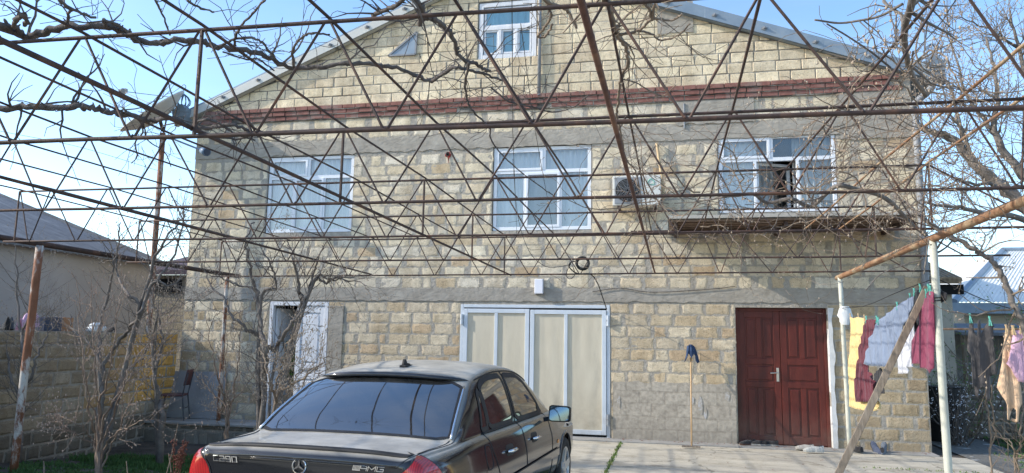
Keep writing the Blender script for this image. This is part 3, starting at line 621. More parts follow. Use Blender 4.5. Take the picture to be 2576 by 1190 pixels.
# triangular vent in the gable stuffed with a sheet
P = [(at(x, y, W).x, W - .026, at(x, y, W).z) for x, y in ((978, 142), (1046, 138), (1050, 82))]
b = MB(); b.add(P, [(0, 1, 2)]); vt = b.build('gable_vent', M['roofmetal'], house); b = MB()
for i in range(3): b.bar(P[i], P[(i + 1) % 3], .03, .03)
b.bar(((P[0][0] * .6 + P[2][0] * .4), W - .02, P[0][2] + .1), (P[2][0] - .02, W - .02, P[2][2]), .02, .02); b.build('vent_edge', M['conduit'], vt)

# garage gate
x0, x1, z0, z1 = GAR; f = MB(); y = W - .01
bars(f, x0, x1, -.02, z1, .055, y, y + .08)
gf = f.build('garage_gate', M['bluewhite'], house, bevel=.006); tag(gf, 'pale blue steel double gate with cream panels')
xm = lerp(x0, x1, .475)
for k, (a, e) in enumerate(((x0 + .06, xm - .008), (xm + .008, x1 - .06))):
    f = MB(); zz0, zz1 = .075, z1 - .075 - k * .012; bars(f, a, e, zz0, zz1, .075, y - .014, y + .045); m = lerp(a, e, .475 if k else .5)
    f.box(m - .03, m + .03, y - .012, y + .04, zz0 + .075, zz1 - .075); lf = f.build('gate_leaf', M['bluewhite'], gf, bevel=.006)
    for q0, q1 in ((a + .073, m - .028), (m + .028, e - .073)):
        p = MB(); n = 28
        p.grid([[(lerp(q0, q1, i / n), y + .012 + .0015 * (i % 2) + .006 * noise.noise(Vector((i * .15, j, k))), lerp(zz0 + .07, zz1 - .07, j / 6)) for i in range(n + 1)] for j in range(7)]); p.build('gate_panel', M['cream'], lf, smooth=True)
    for hz in (.33, 1.98):
        h = MB(); hx = a - .03 if k == 0 else e + .03; h.tube([(hx, y - .03, hz - .09), (hx, y - .03, hz - .01)], .024, 10); h.tube([(hx, y - .03, hz + .01), (hx, y - .03, hz + .09)], .024, 10); h.box(hx - .02, hx + .02, y - .015, y, hz - .09, hz + .09); h.build('hinge', M['bluewhite' if hz > 1 else 'conduit'], lf)
b = MB(); b.box(x0 + .056, x1 - .056, y + .05, y + .06, -.01, z1 - .056); b.build('gate_backing', M['dark'], gf)
# dark red double door
x0, x1, z0, z1 = DOOR; yd = W + .13; xm = (x0 + x1) / 2 - .01
fd = MB(); bars(fd, x0 + .005, x1 - .005, -.03, z1 - .005, .05, yd - .02, yd + .06); fd = fd.build('front_door', M['redwood'], house, bevel=.005); tag(fd, 'dark red panelled timber double door')
for k, (a, e) in enumerate(((x0 + .05, xm - .003), (xm + .003, x1 - .05))):
    l = MB(); l.box(a, e, yd + .016, yd + .04, .03, z1 - .05); sw = .10
    zr = [.03, .16, .93, 1.02, 1.30, 1.40, 2.06, z1 - .05]
    l.box(a, a + sw, yd, yd + .018, .03, z1 - .05); l.box(e - sw, e, yd, yd + .018, .03, z1 - .05)
    for q0, q1 in ((zr[0], zr[1]), (zr[2], zr[3]), (zr[4], zr[5]), (zr[6], zr[7])): l.box(a + sw, e - sw, yd + .0005, yd + .018, q0, q1)
    m = (a + e) / 2
    for q0, q1 in ((zr[1], zr[2]), (zr[5], zr[6])): l.box(m - .04, m + .04, yd + .0008, yd + .018, q0, q1)
    lf = l.build('door_leaf', M['redwood'], fd, bevel=.006)
    for (pa, pb, q0, q1) in ((a + sw, m - .04, zr[1], zr[2]), (m + .04, e - sw, zr[1], zr[2]), (a + sw, e - sw, zr[3], zr[4]), (a + sw, m - .04, zr[5], zr[6]), (m + .04, e - sw, zr[5], zr[6])):
        p = MB(); i_ = .03; p.prism([(pa + i_, yd + .004, q0 + i_), (pb - i_, yd + .004, q0 + i_), (pb - i_, yd + .004, q1 - i_), (pa + i_, yd + .004, q1 - i_)], (0, .02, 0)); p.build('door_panel', M['redwood'], lf, bevel=.012)
    if k == 0:
        h = MB(); h.box(e - .07, e - .03, yd - .010, yd, 1.03, 1.25); h.tube([(e - .05, yd - .01, 1.17), (e - .05, yd - .05, 1.17), (e - .07, yd - .055, 1.17), (e - .17, yd - .05, 1.165)], .011, 8); h.build('door_handle', M['steelhandle'], lf, bevel=.004)
b = MB(); b.grid([[(x1 - .002 + .012 * noise.noise(Vector((0, j * .3, 1))), W - .03 + .16 * i / 3, lerp(0, z1, j / 24)) for i in range(4)] for j in range(25)]); b.grid([[(x1 - .005 + (.07 + .05 * noise.noise(Vector((i, j * .35, 4)))) * i / 2, W - .031, lerp(0, z1, j / 24)) for i in range(3)] for j in range(25)]); b.build('door_jamb_whitewash', M['whitewash'], house, smooth=True)
# side door, one white leaf shut, the other swung in
x0, x1, z0, z1 = SIDE; f = MB(); bars(f, x0 + .005, x1 - .005, z0 - .1, z1 - .005, .075, W - .005, W + .09); sdn = f.build('side_door', M['oldwood_white'], house, bevel=.006); tag(sdn, 'white painted double door with one leaf standing open')
a, e = -6.89, x1 - .08; l = MB(); y = W + .012; l.box(a, e, y + .018, y + .04, z0, z1 - .08); sw = .085
l.box(a, a + sw, y, y + .02, z0, z1 - .08); l.box(e - sw, e, y, y + .02, z0, z1 - .08)
for q0, q1 in ((z0, .3), (.85, .93), (1.02, 1.12), (2.07, z1 - .08)): l.box(a + sw, e - sw, y + .0005, y + .02, q0, q1)
lf = l.build('door_leaf', M['oldwood_white'], sdn, bevel=.006)
for q0, q1 in ((.3, .85), (1.12, 2.07)):
    p = MB(); p.prism([(a + sw + .04, y + .004, q0 + .04), (e - sw - .04, y + .004, q0 + .04), (e - sw - .04, y + .004, q1 - .04), (a + sw + .04, y + .004, q1 - .04)], (0, .02, 0)); p.build('door_panel', M['oldwood_white'], lf, bevel=.012)
l = MB(); p0, p1 = Vector((x0 + .10, W + .09, 0)), Vector((x0 + .24, W + .62, 0)); d = p1 - p0
l.bar(p0 + Vector((0, 0, 1.1)), p1 + Vector((0, 0, 1.1)), .04, 2.1, up=(0, 0, 1)); l.build('door_leaf', M['oldwood_white'], sdn, bevel=.006)

# leaves and grit blown against the wall
lv = MB(); r = random.Random(71)
for _ in range(260):
    x = r.uniform(-1.2, 3.8); y = W - .05 - abs(r.gauss(0, .16)); z = .036 if y > 12.42 else .016
    if r.random() < .35: y = r.uniform(9.0, 12.3); z = .018
    a = r.uniform(0, 6.28); s = r.uniform(.010, .026); d = Vector((math.cos(a), math.sin(a), r.uniform(-.1, .3))) * s; e = Vector((-math.sin(a), math.cos(a), r.uniform(-.2, .2))) * s * .5; q = Vector((x, y, z + .006)); lv.add([q - d, q + e, q + d, q - e], [(0, 1, 2, 3)])
tag(lv.build('dead_leaves', M['dryplant'], fixn=False), label='dead leaves and grit scattered over the yard along the wall', cat='litter', kind='stuff')
# roof, verges and rainwater goods
rf = MB(); ya, yb = W - .10, W + D_ + .3; t = .05; xe0, xe1 = -9.75, 4.35; up = .17
rf.prism([(xe0, ya, roofz(xe0) + up), (XR, ya, ZR + up), (xe1, ya, roofz(xe1) + up), (xe1, ya, roofz(xe1) + up + t), (XR, ya, ZR + up + t), (xe0, ya, roofz(xe0) + up + t)], (0, yb - ya, 0))
n = 64
for s0, s1 in ((xe0, XR), (XR, xe1)):
    for i in range(n):
        y = lerp(ya + .05, yb, i / n); rf.bar((s0, y, roofz(s0) + up + t + .01), (s1, y, roofz(s1) + up + t + .01), .05, .03, up=(0, 0, 1))
roof = rf.build('roof', M['roofmetal'], house)
def verge(x0, x1, mat, nb):
    b = MB(); dd = Vector((x1 - x0, 0, roofz(x1) - roofz(x0))); seg = 4
    for i in range(seg):
        t0, t1 = i / seg, (i + 1) / seg + (.012 if i < seg - 1 else 0); q0, q1 = lerp(x0, x1, t0), lerp(x0, x1, t1); o_ = .002 * (i % 2)
        b.prism([(q0, W - .13 - o_, roofz(q0)), (q1, W - .13 - o_, roofz(q1)), (q1, W - .13 - o_, roofz(q1) + .175), (q0, W - .13 - o_, roofz(q0) + .175)], (0, .025, 0))
        b.prism([(q0, W - .13 - o_, roofz(q0)), (q1, W - .13 - o_, roofz(q1)), (q1, W - .13 - o_, roofz(q1) + .012), (q0, W - .13 - o_, roofz(q0) + .012)], (0, .12, 0))
    v = b.build('verge_trim', M[mat], roof, bevel=.004); f = MB()
    for i in range(nb):
        f = MB(); q = lerp(x0, x1, (i + .4) / nb); c = (q, W - .14, roofz(q) + .105); f.lathe([(.035, 0), (.035, .012), (.018, .014), (.018, .04), (0, .045)], c, (0, -1, 0), 8); f.box(c[0] - .05, c[0] + .05, W - .137, W - .131, c[2] - .02, c[2] + .02); f.build('trim_fixing', M['conduit'], v)
verge(xe0, XR - .01, 'rooftrim_light', 9); verge(xe1, XR + .01, 'roofmetal', 9)
def hopper(px, py, s):
    c = at(px, py, W - .12); b = MB()
    b.prism([(c.x - .14, W - .28, c.z - .1), (c.x + .14, W - .28, c.z - .1), (c.x + .17, W - .28, c.z + .08), (c.x - .17, W - .28, c.z + .08)], (0, .26, 0)); b.prism([(c.x - .10, W - .26, c.z - .2), (c.x + .10, W - .26, c.z - .2), (c.x + .14, W - .26, c.z - .1), (c.x - .14, W - .26, c.z - .1)], (0, .22, 0))
    b.prism([(c.x - .12, W - .27, c.z + .08), (c.x + .12, W - .27, c.z + .08), (c.x + .05, W - .27, c.z + .17), (c.x - .05, W - .27, c.z + .17)], (0, .2, 0))
    h = b.build('rain_hopper', M['roofmetal'], roof, bevel=.006); f = MB()
    for k in range(10):                     # openwork crown
        a = k * .628; f.tube([(c.x + math.cos(a) * rr, W - .16 + math.sin(a) * rr, c.z + zz) for rr, zz in ((.05, .12), (.12, .2), (.13, .27), (.08, .35), (.015, .4))], .009, 5)
    f.tube([(c.x, W - .16, c.z + .38), (c.x - .03 * s, W - .16, c.z + .5)], .008, 5); f.tube([(c.x - .03 * s + .05 * math.cos(a), W - .16, c.z + .56 + .05 * math.sin(a)) for a in [i * .5 - 1.6 for i in range(10)]], .008, 5)
    f.build('crown', M['bluegrey'], h); return c
c = hopper(463, 288, 1); c = hopper(2345, 172, -1)
b = MB(); b.tube(catmull([(c.x - .02, W - .16, c.z - .18), (c.x - .05, W - .15, c.z - .35), (c.x - .3, W - .10, c.z - .6), (HX1 + .03, W - .07, c.z - .8), (HX1 + .03, W - .07, 4.0), (HX1 + .03, W - .07, 1.9)], 6), .055, 12); b.build('downpipe', M['conduit'], roof, smooth=True)
# conduit down from the attic window and bracket stubs
p = at(1357, 240, W); b = MB(); b.tube([(p.x, W - .05, 8.5), (p.x, W - .05, p.z)], .032, 10); b.tube([(p.x, W - .05, p.z), (p.x + .005, W - .05, p.z - 0.02)], .045, 10); b.build('conduit', M['conduit'], house, smooth=True)
p0, p1 = at(1720, 230, W), at(1716, 320, W); b = MB(); b.tube([(p0.x, W - .03, 5.75), (p0.x, W - .03, 5.3)], .012, 6); b.build('conduit', M['conduit'], house)
c = at(1128, 390, W); b = MB(); r = random.Random(2); P = [(c.x + .055 * math.cos(a) * r.uniform(.7, 1.2), W - .026, c.z + .06 * math.sin(a) * r.uniform(.7, 1.3)) for a in [i * .45 for i in range(14)]]; b.prism(P, (0, .012, 0)); b.lathe([(.03, 0), (.03, .03), (.02, .03), (.02, .0)], (c.x, W - .026, c.z), (0, -1, 0), 12, 1); b.prism([(c.x - .01, W - .024, c.z - .05), (c.x + .02, W - .024, c.z - .05), (c.x + .01, W - .024, c.z - .16)], (0, .01, 0)); b.build('red_splash', [M['redpaint'], M['blacktrim']], house)
# slatted canopy over the door
dC = 1.30; yc = W - dC; q = at(1680, 548, yc); q1 = at(2300, 530, yc); zc = (q.z + q1.z) / 2
b = MB(); b.prism([(q.x, yc, zc - .045), (q1.x + .05, yc, zc - .045), (q1.x + .05, W, zc - .045 + .02), (q.x, W, zc - .045 + .02)], (0, 0, .05)); cn = b.build('door_canopy', M['slate'], house)
b = MB(); b.box(q.x - .01, q1.x + .06, yc - .022, yc - .002, zc - .040, zc + .008); b.build('front_edge', M['oldplank_pale'], cn, bevel=.004)
b = MB()
for i in range(9):
    y = lerp(yc + .03, W - .08, i / 8); b.box(q.x + .02, q1.x + .03, y, y + .07 + .03 * (i % 2), zc - .075 - .012 * (i % 3), zc - .046)
b.build('slat', M['paintplank'], cn, bevel=.004)
for x in (q.x + .12, lerp(q.x, q1.x, .5), q1.x - .1): b = MB(); b.bar((x, yc + .1, zc - .12), (x, W, zc - .12), .05, .07); b.build('bracket', M['rust'], cn)
b = MB(); b.box(q.x - .6, q1.x - .2, yc + .62, yc + .66, zc - .16, zc - .12); b.build('carrier_bar', M['rust'], cn)
# ------------------------------------------------------------------ the welded pergola over the yard
TY = [3.162 + 1.861 * j + d for j, d in zip(range(5), (.0688, -.0666, -.0388, .0022, .0291))]
DZ = (.0033, -.0034, .0206, -.0076, -.0129); SL = (-.0059, .0024, .0034, .0034, .0073)
ZT, ZB = 3.180, 2.622
RX = {k: -2.3812 + (k - 1) * .712 for k in range(-5, 8)}
RX.update({0: -3.0925, 1: -2.3812, 2: -1.6652, 3: -.9656, 4: -.2795, 5: .4135, 6: 1.0305, 7: 1.789, 8: 2.1919}); RX[-6] = -7.06
RS = {0: -.0247, 1: -.0207, 2: -.0072, 3: .004, 4: -.0006, 5: .0026, 6: -.0726, 7: -.0022, 8: .0223}
def tp(j, x, top):
    if j < 0: return Vector((x, TY[0] + 1.861 * j + .0213 * x, (ZT if top else ZB)))
    return Vector((x, TY[j] + .0213 * x, (ZT if top else ZB) + DZ[j] + SL[j] * x))
def railx(k, j): return RX[k] + RS.get(k, 0) * (j - 2) * (1 if j >= 0 else .3)
perg = thing('pergola', (-2.4, 6.9, 0), 'rusty welded steel pergola of zigzag trusses and rails over the whole yard', 'pergola')
r = random.Random(31)
def sag(a, b, n, amp):
    return [a.lerp(b, i / n) + Vector((0, 0, -amp * math.sin(math.pi * i / n) + r.uniform(-.002, .002))) for i in range(n + 1)]
for j in range(-2, 5):
    xr = {0: 4.2, 1: 4.2, 2: 4.3, 3: 3.55, 4: 3.4}.get(j, 4.2)
    b = MB(); b.tube(sag(tp(j, -7.06, True), tp(j, 2.19, True), 12, .006), .0105, 6); tr = b.build('truss', M['rust'], perg, smooth=True); tr['label'] = 'cross truss with zigzag web, its top chord'
    b = MB(); b.tube(sag(tp(j, -7.2, False), tp(j, xr, False), 16, .006), .0110, 6); b.build('bottom_chord', M['rust'], tr, smooth=True)
    b = MB(); ks = sorted(RX)
    for a, c in zip(ks[:-1], ks[1:]):
        xa, xc = railx(a, j), railx(c, j); xm = (xa + xc) / 2 + r.uniform(-.02, .02)
        if c == 8: xm = xa + .3
        b.tube([tp(j, xa + .012, True), tp(j, xm - .012, False)], .0070, 5); b.tube([tp(j, xm + .012, False), tp(j, xc - .012, True)], .0070, 5)
    b.tube([tp(j, railx(8, j), True), tp(j, min(xr, 3.1), False)], .0085, 5); web = b
    for x in (railx(1, j), railx(8, j), -7.06):
        b = MB(); b.tube([tp(j, x, True), tp(j, x + .0, False)], .0105, 5); b.build('strut', M['rust'], tr)
    b = web
    for a, c in zip(ks[:-1], ks[1:]): b.blob(tp(j, (railx(a, j) + railx(c, j)) / 2, False), .017)
    b.build('zigzag_web', M['rust'], tr)
for k in sorted(RX):
    pts = [tp(j, railx(k, j), True) + Vector((0, 0, .022)) for j in range(-2, 5)]; b = MB(); b.tube([pts[0] - Vector((0, .8, 0))] + pts + [pts[-1] + Vector((0, .12, 0))], .0085 if k not in (7, 8) else .0115, 6)
    b.build('rail', M['rust_light' if k in (7, 8) else 'rust'], perg, smooth=True)
def lowrail(pe, p0, rr, mat, ye=10.62, sides=8, y0=-1.5):
    a = at(*pe, ye); c = atx(*p0, a.x); d = (a - c); s = (y0 - c.y) / d.y
    b = MB(); b.tube([c + d * s, c, c.lerp(a, .5), a, a + d.normalized() * .14], rr, sides); b.build('lower_rail', M[mat], perg, smooth=True); return a, c
lowrail((1280, 690), (0, 100), .0125, 'rust'); lowrail((1647, 685), (1461, 0), .0125, 'rust_red'); lowrail((925, 688), (0, 445), .0125, 'rust')
eL = lowrail((588, 693), (0, 597), .036, 'rust', 11.9); eR = lowrail((2112, 697), (2576, 505), .034, 'rust_light', 10.55, 12)
def post(pa, pb, rr, mat, nm='post', n=6, wob=.004):
    b = MB(); pts = [pa.lerp(pb, i / n) + Vector((r.uniform(-wob, wob), r.uniform(-wob, wob), 0)) for i in range(n + 1)]; b.tube(pts, rr, 12); o = b.build(nm, M[mat], perg, smooth=True); return o
pA = post(at(100, 618, 7.65), at(31, 1206, 7.6), .045, 'post_old'); pB = post(at(572, 694, 11.88), at(549, 1058, 11.95), .035, 'post_old')
PE = at(2113, 698, 10.5); PEb = at(2139, 1146, 10.5); post(PE, PEb, .028, 'post_pale', wob=.001)
PCt = atx(2346, 596, eR[0].x); q = at(2386, 1190, PCt.y - .05); d = q - PCt; PCb = PCt + d * (PCt.z / -d.z) if d.z < 0 else q; post(PCt, PCb, .031, 'post_pale', wob=.001)
b = MB(); q = PCt.lerp(PCb, .22); b.tube([q + Vector((.034 * math.cos(a), .034 * math.sin(a), .004 * a)) for a in [i * .4 for i in range(34)]], .004, 4); b.build('wire_tie', M['cable'], perg)

# ------------------------------------------------------------------ utilities on the house front
def solo(name, mb, mats, loc, label, cat, group=None, smooth=False, bevel=0):
    o = mb.build(name, mats, None, smooth, bevel); me = o.data; L_ = Vector(loc)
    me.transform(Matrix.Translation(-L_)); o.location = L_; ROOTLOC[o.name] = L_; return tag(o, label, cat, group)
ya = W - .38; a0, a1 = at(1541, 443, ya), at(1663, 515, ya); x0, x1, z1, z0 = a0.x, a1.x, a0.z - .0, a1.z
ac = thing('air_conditioner', (x0, W, z0), 'white outdoor air conditioning unit with dark round fan beside the middle window', 'air conditioner')
b = MB(); b.box(x0, x1, ya, W - .10, z0, z1); b.build('casing', M['acwhite'], ac, bevel=.012)
xs_ = lerp(x0, x1, .60); b = MB(); b.box(x0 + .035, xs_ - .01, ya - .012, ya - .003, z0 + .03, z1 - .03); g1 = b.build('fan_panel', M['conduit'], ac, bevel=.006)
b = MB(); cc = ((x0 + xs_) / 2 + .01, ya - .013, (z0 + z1) / 2)
b.lathe([(0, 0), (.20, .001), (.205, .004), (.205, 0)], cc, (0, -1, 0), 28); b.build('fan_opening', M['dark'], g1)
b = MB()
for k in range(1, 9): b.tube([(cc[0] + .025 * k * math.cos(a), ya - .022, cc[2] + .025 * k * math.sin(a)) for a in [i * .2618 for i in range(25)]], .0028, 4)
for k in range(12): b.tube([(cc[0] + .03 * math.cos(k * .5236), ya - .024, cc[2] + .03 * math.sin(k * .5236)), (cc[0] + .205 * math.cos(k * .5236), ya - .024, cc[2] + .205 * math.sin(k * .5236))], .0028, 4)
b.build('fan_grille', M['conduit'], g1)
b = MB(); lc = (lerp(xs_, x1, .5), ya - .004, z1 - .12)
b.tube([(lc[0] + q[0], lc[1], lc[2] + q[1]) for q in ((-.05, -.045), (-.05, .01), (0, .06), (.05, .01), (.05, -.045), (-.05, -.045))], .007, 5); b.build('green_emblem', M['green_mark'], ac)
b = MB(); b.bar((x0 + .1, W, z0 - .02), (x0 + .1, ya, z0 - .02), .04, .03); b.bar((x1 - .1, W, z0 - .02), (x1 - .1, ya, z0 - .02), .04, .03); b.build('bracket', M['rust'], ac)
t0, t1 = at(1652, 360, W - .06), at(1668, 470, W - .12); b = MB(); b.tube(catmull([t0, t0.lerp(t1, .4) + Vector((.0, 0, 0)), t1, Vector((x1 + .03, W - .2, z0 + .12))], 5), .024, 8); b.build('pipe_sleeve', M['pegwood'], ac, smooth=True)
b = MB(); b.tube(catmull([t0, at(1630, 400, W - .05), at(1600, 440, W - .1)], 5), .008, 5); b.box(x1, x1 + .03, W - .3, W - .2, z0 + .05, z0 + .2); b.build('power_cable', M['cable'], ac)
l0, l1 = at(1345, 702, W - .09), at(1366, 739, W - .09); wl = thing('wall_lamp', (l0.x, W, l1.z), 'small white box lamp on the wall above the garage gate', 'lamp')
b = MB(); b.box(l0.x - .005, l1.x + .005, W - .045, W - .02, l1.z - .01, l0.z + .005); b.build('back_plate', M['conduit'], wl); b = MB(); b.box(l0.x, l1.x, W - .11, W - .045, l1.z, l0.z); b.build('diffuser', M['lampwhite'], wl, smooth=False, bevel=.012)
# cable coil hung on the last truss
c = at(1465, 662, 10.55); b = MB(); rr = random.Random(6)
for k in range(7):
    R_ = .088 + rr.uniform(-.012, .012); o_ = Vector((rr.uniform(-.012, .012), rr.uniform(-.03, .03), rr.uniform(-.012, .012))); b.tube([c + o_ + Vector((R_ * math.cos(a), .01 * math.sin(3 * a + k), R_ * math.sin(a))) for a in [i * .2618 for i in range(25)]], .008, 5, caps=False)
b.tube(catmull([c + Vector((-.08, 0, .03)), at(1436, 660, 10.55), at(1432, 672, 10.55), at(1452, 688, 10.6), at(1485, 690, 10.6), at(1503, 712, 11.3), at(1516, 748, 12.3), at(1526, 778, W - .03)], 6), .009, 6)
b.tube(catmull([at(1436, 665, 10.55), at(1400, 672, 10.55), at(1368, 668, 10.5), at(1330, 630, 10.5), at(1302, 540, 10.6), at(1290, 400, 10.7)], 6), .005, 4)
b.tube(catmull([at(1436, 662, 10.55), at(1424, 690, 10.55), at(1434, 702, 10.55), at(1446, 690, 10.55), at(1440, 668, 10.55)], 5), .006, 4)
solo('cable_coil', b, M['cable'], c, 'black cable coiled on the pergola with its end hanging to the garage gate', 'cable', smooth=True)
b = MB(); b.tube(catmull([at(1310, 60, 5.2), at(1345, 320, 9.0), at(1388, 560, 11.5), at(1392, 600, W - .05)], 6), .004, 4); b.tube([at(1288, 0, 4.5), at(1290, 330, 8.2), at(1300, 590, W - .05)], .004, 4)
solo('hanging_wire', b, M['cable'], at(1310, 60, 5.2), 'thin dark wires hanging down in front of the middle window', 'wire')
b = MB(); b.tube(catmull([at(1490, 734, W - .04), at(1560, 725, W - .035), at(1640, 735, W - .04), at(1780, 728, W - .035), at(1850, 720, W - .04)], 6), .006, 4); solo('wall_wire', b, M['cable'], at(1490, 734, W - .04), 'thin wire strung along the concrete belt right of the garage gate', 'wire')
b = MB(); b.tube(catmull([at(560, 600, 10.6), at(980, 604, 11), at(1400, 588, 10.8), at(1800, 595, 10.5), at(2200, 520, 9.6)], 10), .004, 4); b.tube(catmull([at(0, 330, 9), at(200, 370, 11), at(400, 430, 12.3)], 8), .004, 4); b.tube(catmull([at(2405, 0, 5), at(2320, 110, 6.5), at(2100, 330, 9.5), at(1720, 330, W - .1)], 8), .004, 4)
solo('stay_wire', b, M['cable'], at(560, 600, 10.6), 'thin slack wires strung across above the yard', 'wire')

# ------------------------------------------------------------------ dish and lamp at the left
yD = 12.25; cD = at(383, 278, yD); axd = Vector(RT * -.62 + UP * .78).normalized(); rv = Vector(ray(383, 278)).normalized(); axd = (axd - rv * axd.dot(rv)).normalized(); axd = (axd + rv * .09).normalized()
sd = thing('satellite_dish', tuple(at(384, 700, yD).xy) + (0,), 'big grey satellite dish on a rusty pole at the left corner of the house', 'satellite dish')
b = MB(); R_, S_ = .70, .23; b.lathe([(0.02, 0)] + [(R_ * t, S_ * t * t) for t in [i / 10 for i in range(1, 11)]] + [(R_ + .015, S_), (R_ + .015, S_ - .02), (R_ * .95, S_ * .9 - .02)] + [(R_ * t, S_ * t * t - .012) for t in [i / 10 for i in range(9, 0, -1)]], cD - axd * S_, axd, 40); b.build('reflector', M['dish'], sd, smooth=True)
fl = at(310, 230, yD); b = MB(); b.lathe([(.03, -.06), (.05, -.05), (.05, .04), (.03, .06)], fl, axd, 10); b.box(fl.x - .09, fl.x - .02, fl.y - .03, fl.y + .03, fl.z - .03, fl.z + .04); b.box(fl.x + .03, fl.x + .08, fl.y - .03, fl.y + .03, fl.z - .02, fl.z + .05); b.build('feed', M['cementboard'], sd)
b = MB(); e1 = axd.orthogonal().normalized(); e2 = axd.cross(e1)
for k in range(3): a = k * 2.094 + .4; b.tube([fl, cD + (e1 * math.cos(a) + e2 * math.sin(a)) * .66], .008, 5)
b.build('feed_strut', M['conduit'], sd)
b = MB(); pt = at(410, 335, yD); pb = at(384, 690, yD); d = (pb - pt); pz = pt + d * (pt.z / -d.z); b.tube([pt, pt.lerp(pz, .3), pt.lerp(pz, .7), pz], .05, 10); b.build('pole', M['post_old'], sd, smooth=True)
b = MB(); b.tube([pt + Vector((0, 0, .05)), cD - axd * (S_ - .01)], .035, 8); b.tube([pt - Vector((0, 0, .15)), cD - axd * .1 + e1 * .3], .015, 6); b.build('mount', M['rust'], sd)
lp = thing('flood_lamp', pt, 'blue grey flood lamp on a thin arm near the dish', 'lamp')
a0, a1 = at(436, 350, yD - .05), at(507, 378, yD - .25); b = MB(); b.tube([pt + Vector((0, 0, -.1)), a0, a1], .017, 8); b.build('arm', M['bluegrey'], lp)
hd = (at(533, 386, yD - .4) - a1).normalized(); b = MB(); b.lathe([(.03, -.02), (.055, 0), (.075, .1), (.085, .2), (.07, .205)], a1, hd, 10); o = b.build('lamp_head', M['bluegrey'], lp, smooth=True); b = MB(); b.lathe([(0, .207), (.07, .206), (.07, .2)], a1, hd, 10); b.build('lens', M['lens'], o)

# ------------------------------------------------------------------ garden wall, raised walk, neighbours
def stonewall(name, P0, P1, h, label, palf, r, z0=0, thick=.25, hs=.2, gap=.02):
    global wall
    keep = wall; wall = MB(); wall.a = []
    P0 = Vector((P0[0], P0[1], 0)); P1 = Vector((P1[0], P1[1], 0)); d = P1 - P0; ln = d.length; d.normalize(); n = Vector((d.y, -d.x, 0))
    q = [(0, 0, z0), (ln, 0, z0), (ln, 0, h), (0, 0, h), (0, thick, z0), (ln, thick, z0), (ln, thick, h), (0, thick, h)]
    wadd(q, [(0, 1, 2, 3), (4, 7, 6, 5), (3, 2, 6, 7), (0, 3, 7, 4), (1, 5, 6, 2)], 0, [(0, 0, 0, 0)] * 8)
    z = z0; i = 0
    while z < h - .05:
        x = -r.uniform(0, .2); e_ = min(hs, h - z)
        while x < ln - .02:
            l = r.uniform(.34, .43) if z > z0 + .3 or z0 > .1 else r.uniform(.15, .3); col = palf(x, z, ln, r)
            xa, xb = max(0, x), min(ln, x + l)
            if xb - xa > .06: block(xa, xb, z + gap / 2, z + e_ - gap / 2, col, .012, .018, .028, r, None, 0, .45)
            x += l + r.uniform(gap * .4, gap * 1.6)
        z += hs
    wall.v = [tuple(Vector((P0[0], P0[1], 0)) + d * v[0] - n * v[1] + Vector((0, 0, v[2]))) for v in wall.v]
    o = wall.build(name, [M['mortar'], M['mortar'], M['stone'], M['dark'], M['sidestone']], None, fixn=False); loc = Vector(P0)
    o.data.transform(Matrix.Translation(-loc)); o.location = loc; wall = keep; return tag(o, label, 'wall')
def shade(c, r, a, b_):
    k = r.uniform(a, b_); return tuple(q * k for q in c)
def fcol(x, z, ln, r):
    if x > ln - 2.3 + .3 * math.sin(z * 9) and z > .4: return shade((.62, .37, .12) if x > ln - 1.5 else (.47, .33, .19), r, .88, 1.08)
    if z < .12: return shade((.17, .15, .125), r, .7, 1.1)
    return shade(r.choice(((.41, .34, .255), (.44, .37, .28), (.365, .305, .235), (.41, .36, .295))), r, .8, 1.06)
stonewall('garden_wall', (-8.45, 2.5), (-9.36, 12.70), 1.645, 'brown stone block garden wall along the left side, its far end yellow', fcol, random.Random(12), z0=-.40, hs=.205, gap=.028)
t0 = at(640, 1056, 11.9); TX0, TX1 = -9.3, t0.x; TZ = .085
b = MB(); b.box(TX0, TX1, 11.92, W, -.35, TZ - .01); tag(b.build('terrace', M['step'], None, bevel=.02), kind='structure')
stonewall('terrace_edging', (TX0, 11.90), (TX1 + .02, 11.90), TZ - .03, 'low stone edging of the raised walk at the foot of the house', lambda x, z, l, r: shade((.25, .235, .21), r, .7, 1.1), random.Random(15), z0=-.40, thick=.06, hs=.36, gap=.03)
b = MB(); b.box(TX0, TX1 + .03, 11.83, 12.02, TZ - .035, TZ + .012); tag(b.build('terrace_kerb', M['step'], None, bevel=.012), kind='structure')
p0, p1 = at(385, 930, W - .1), at(560, 1052, W - .1)
b = MB(); b.prism([(p0.x, W - .22, TZ), (p1.x, W - .22, TZ), (p1.x, W - .06, .93), (p0.x, W - .06, .93)], (0, .025, 0)); solo('cement_board', b, M['cementboard'], (p0.x, W - .2, TZ), 'grey cement board leaning against the house behind the chair', 'board')
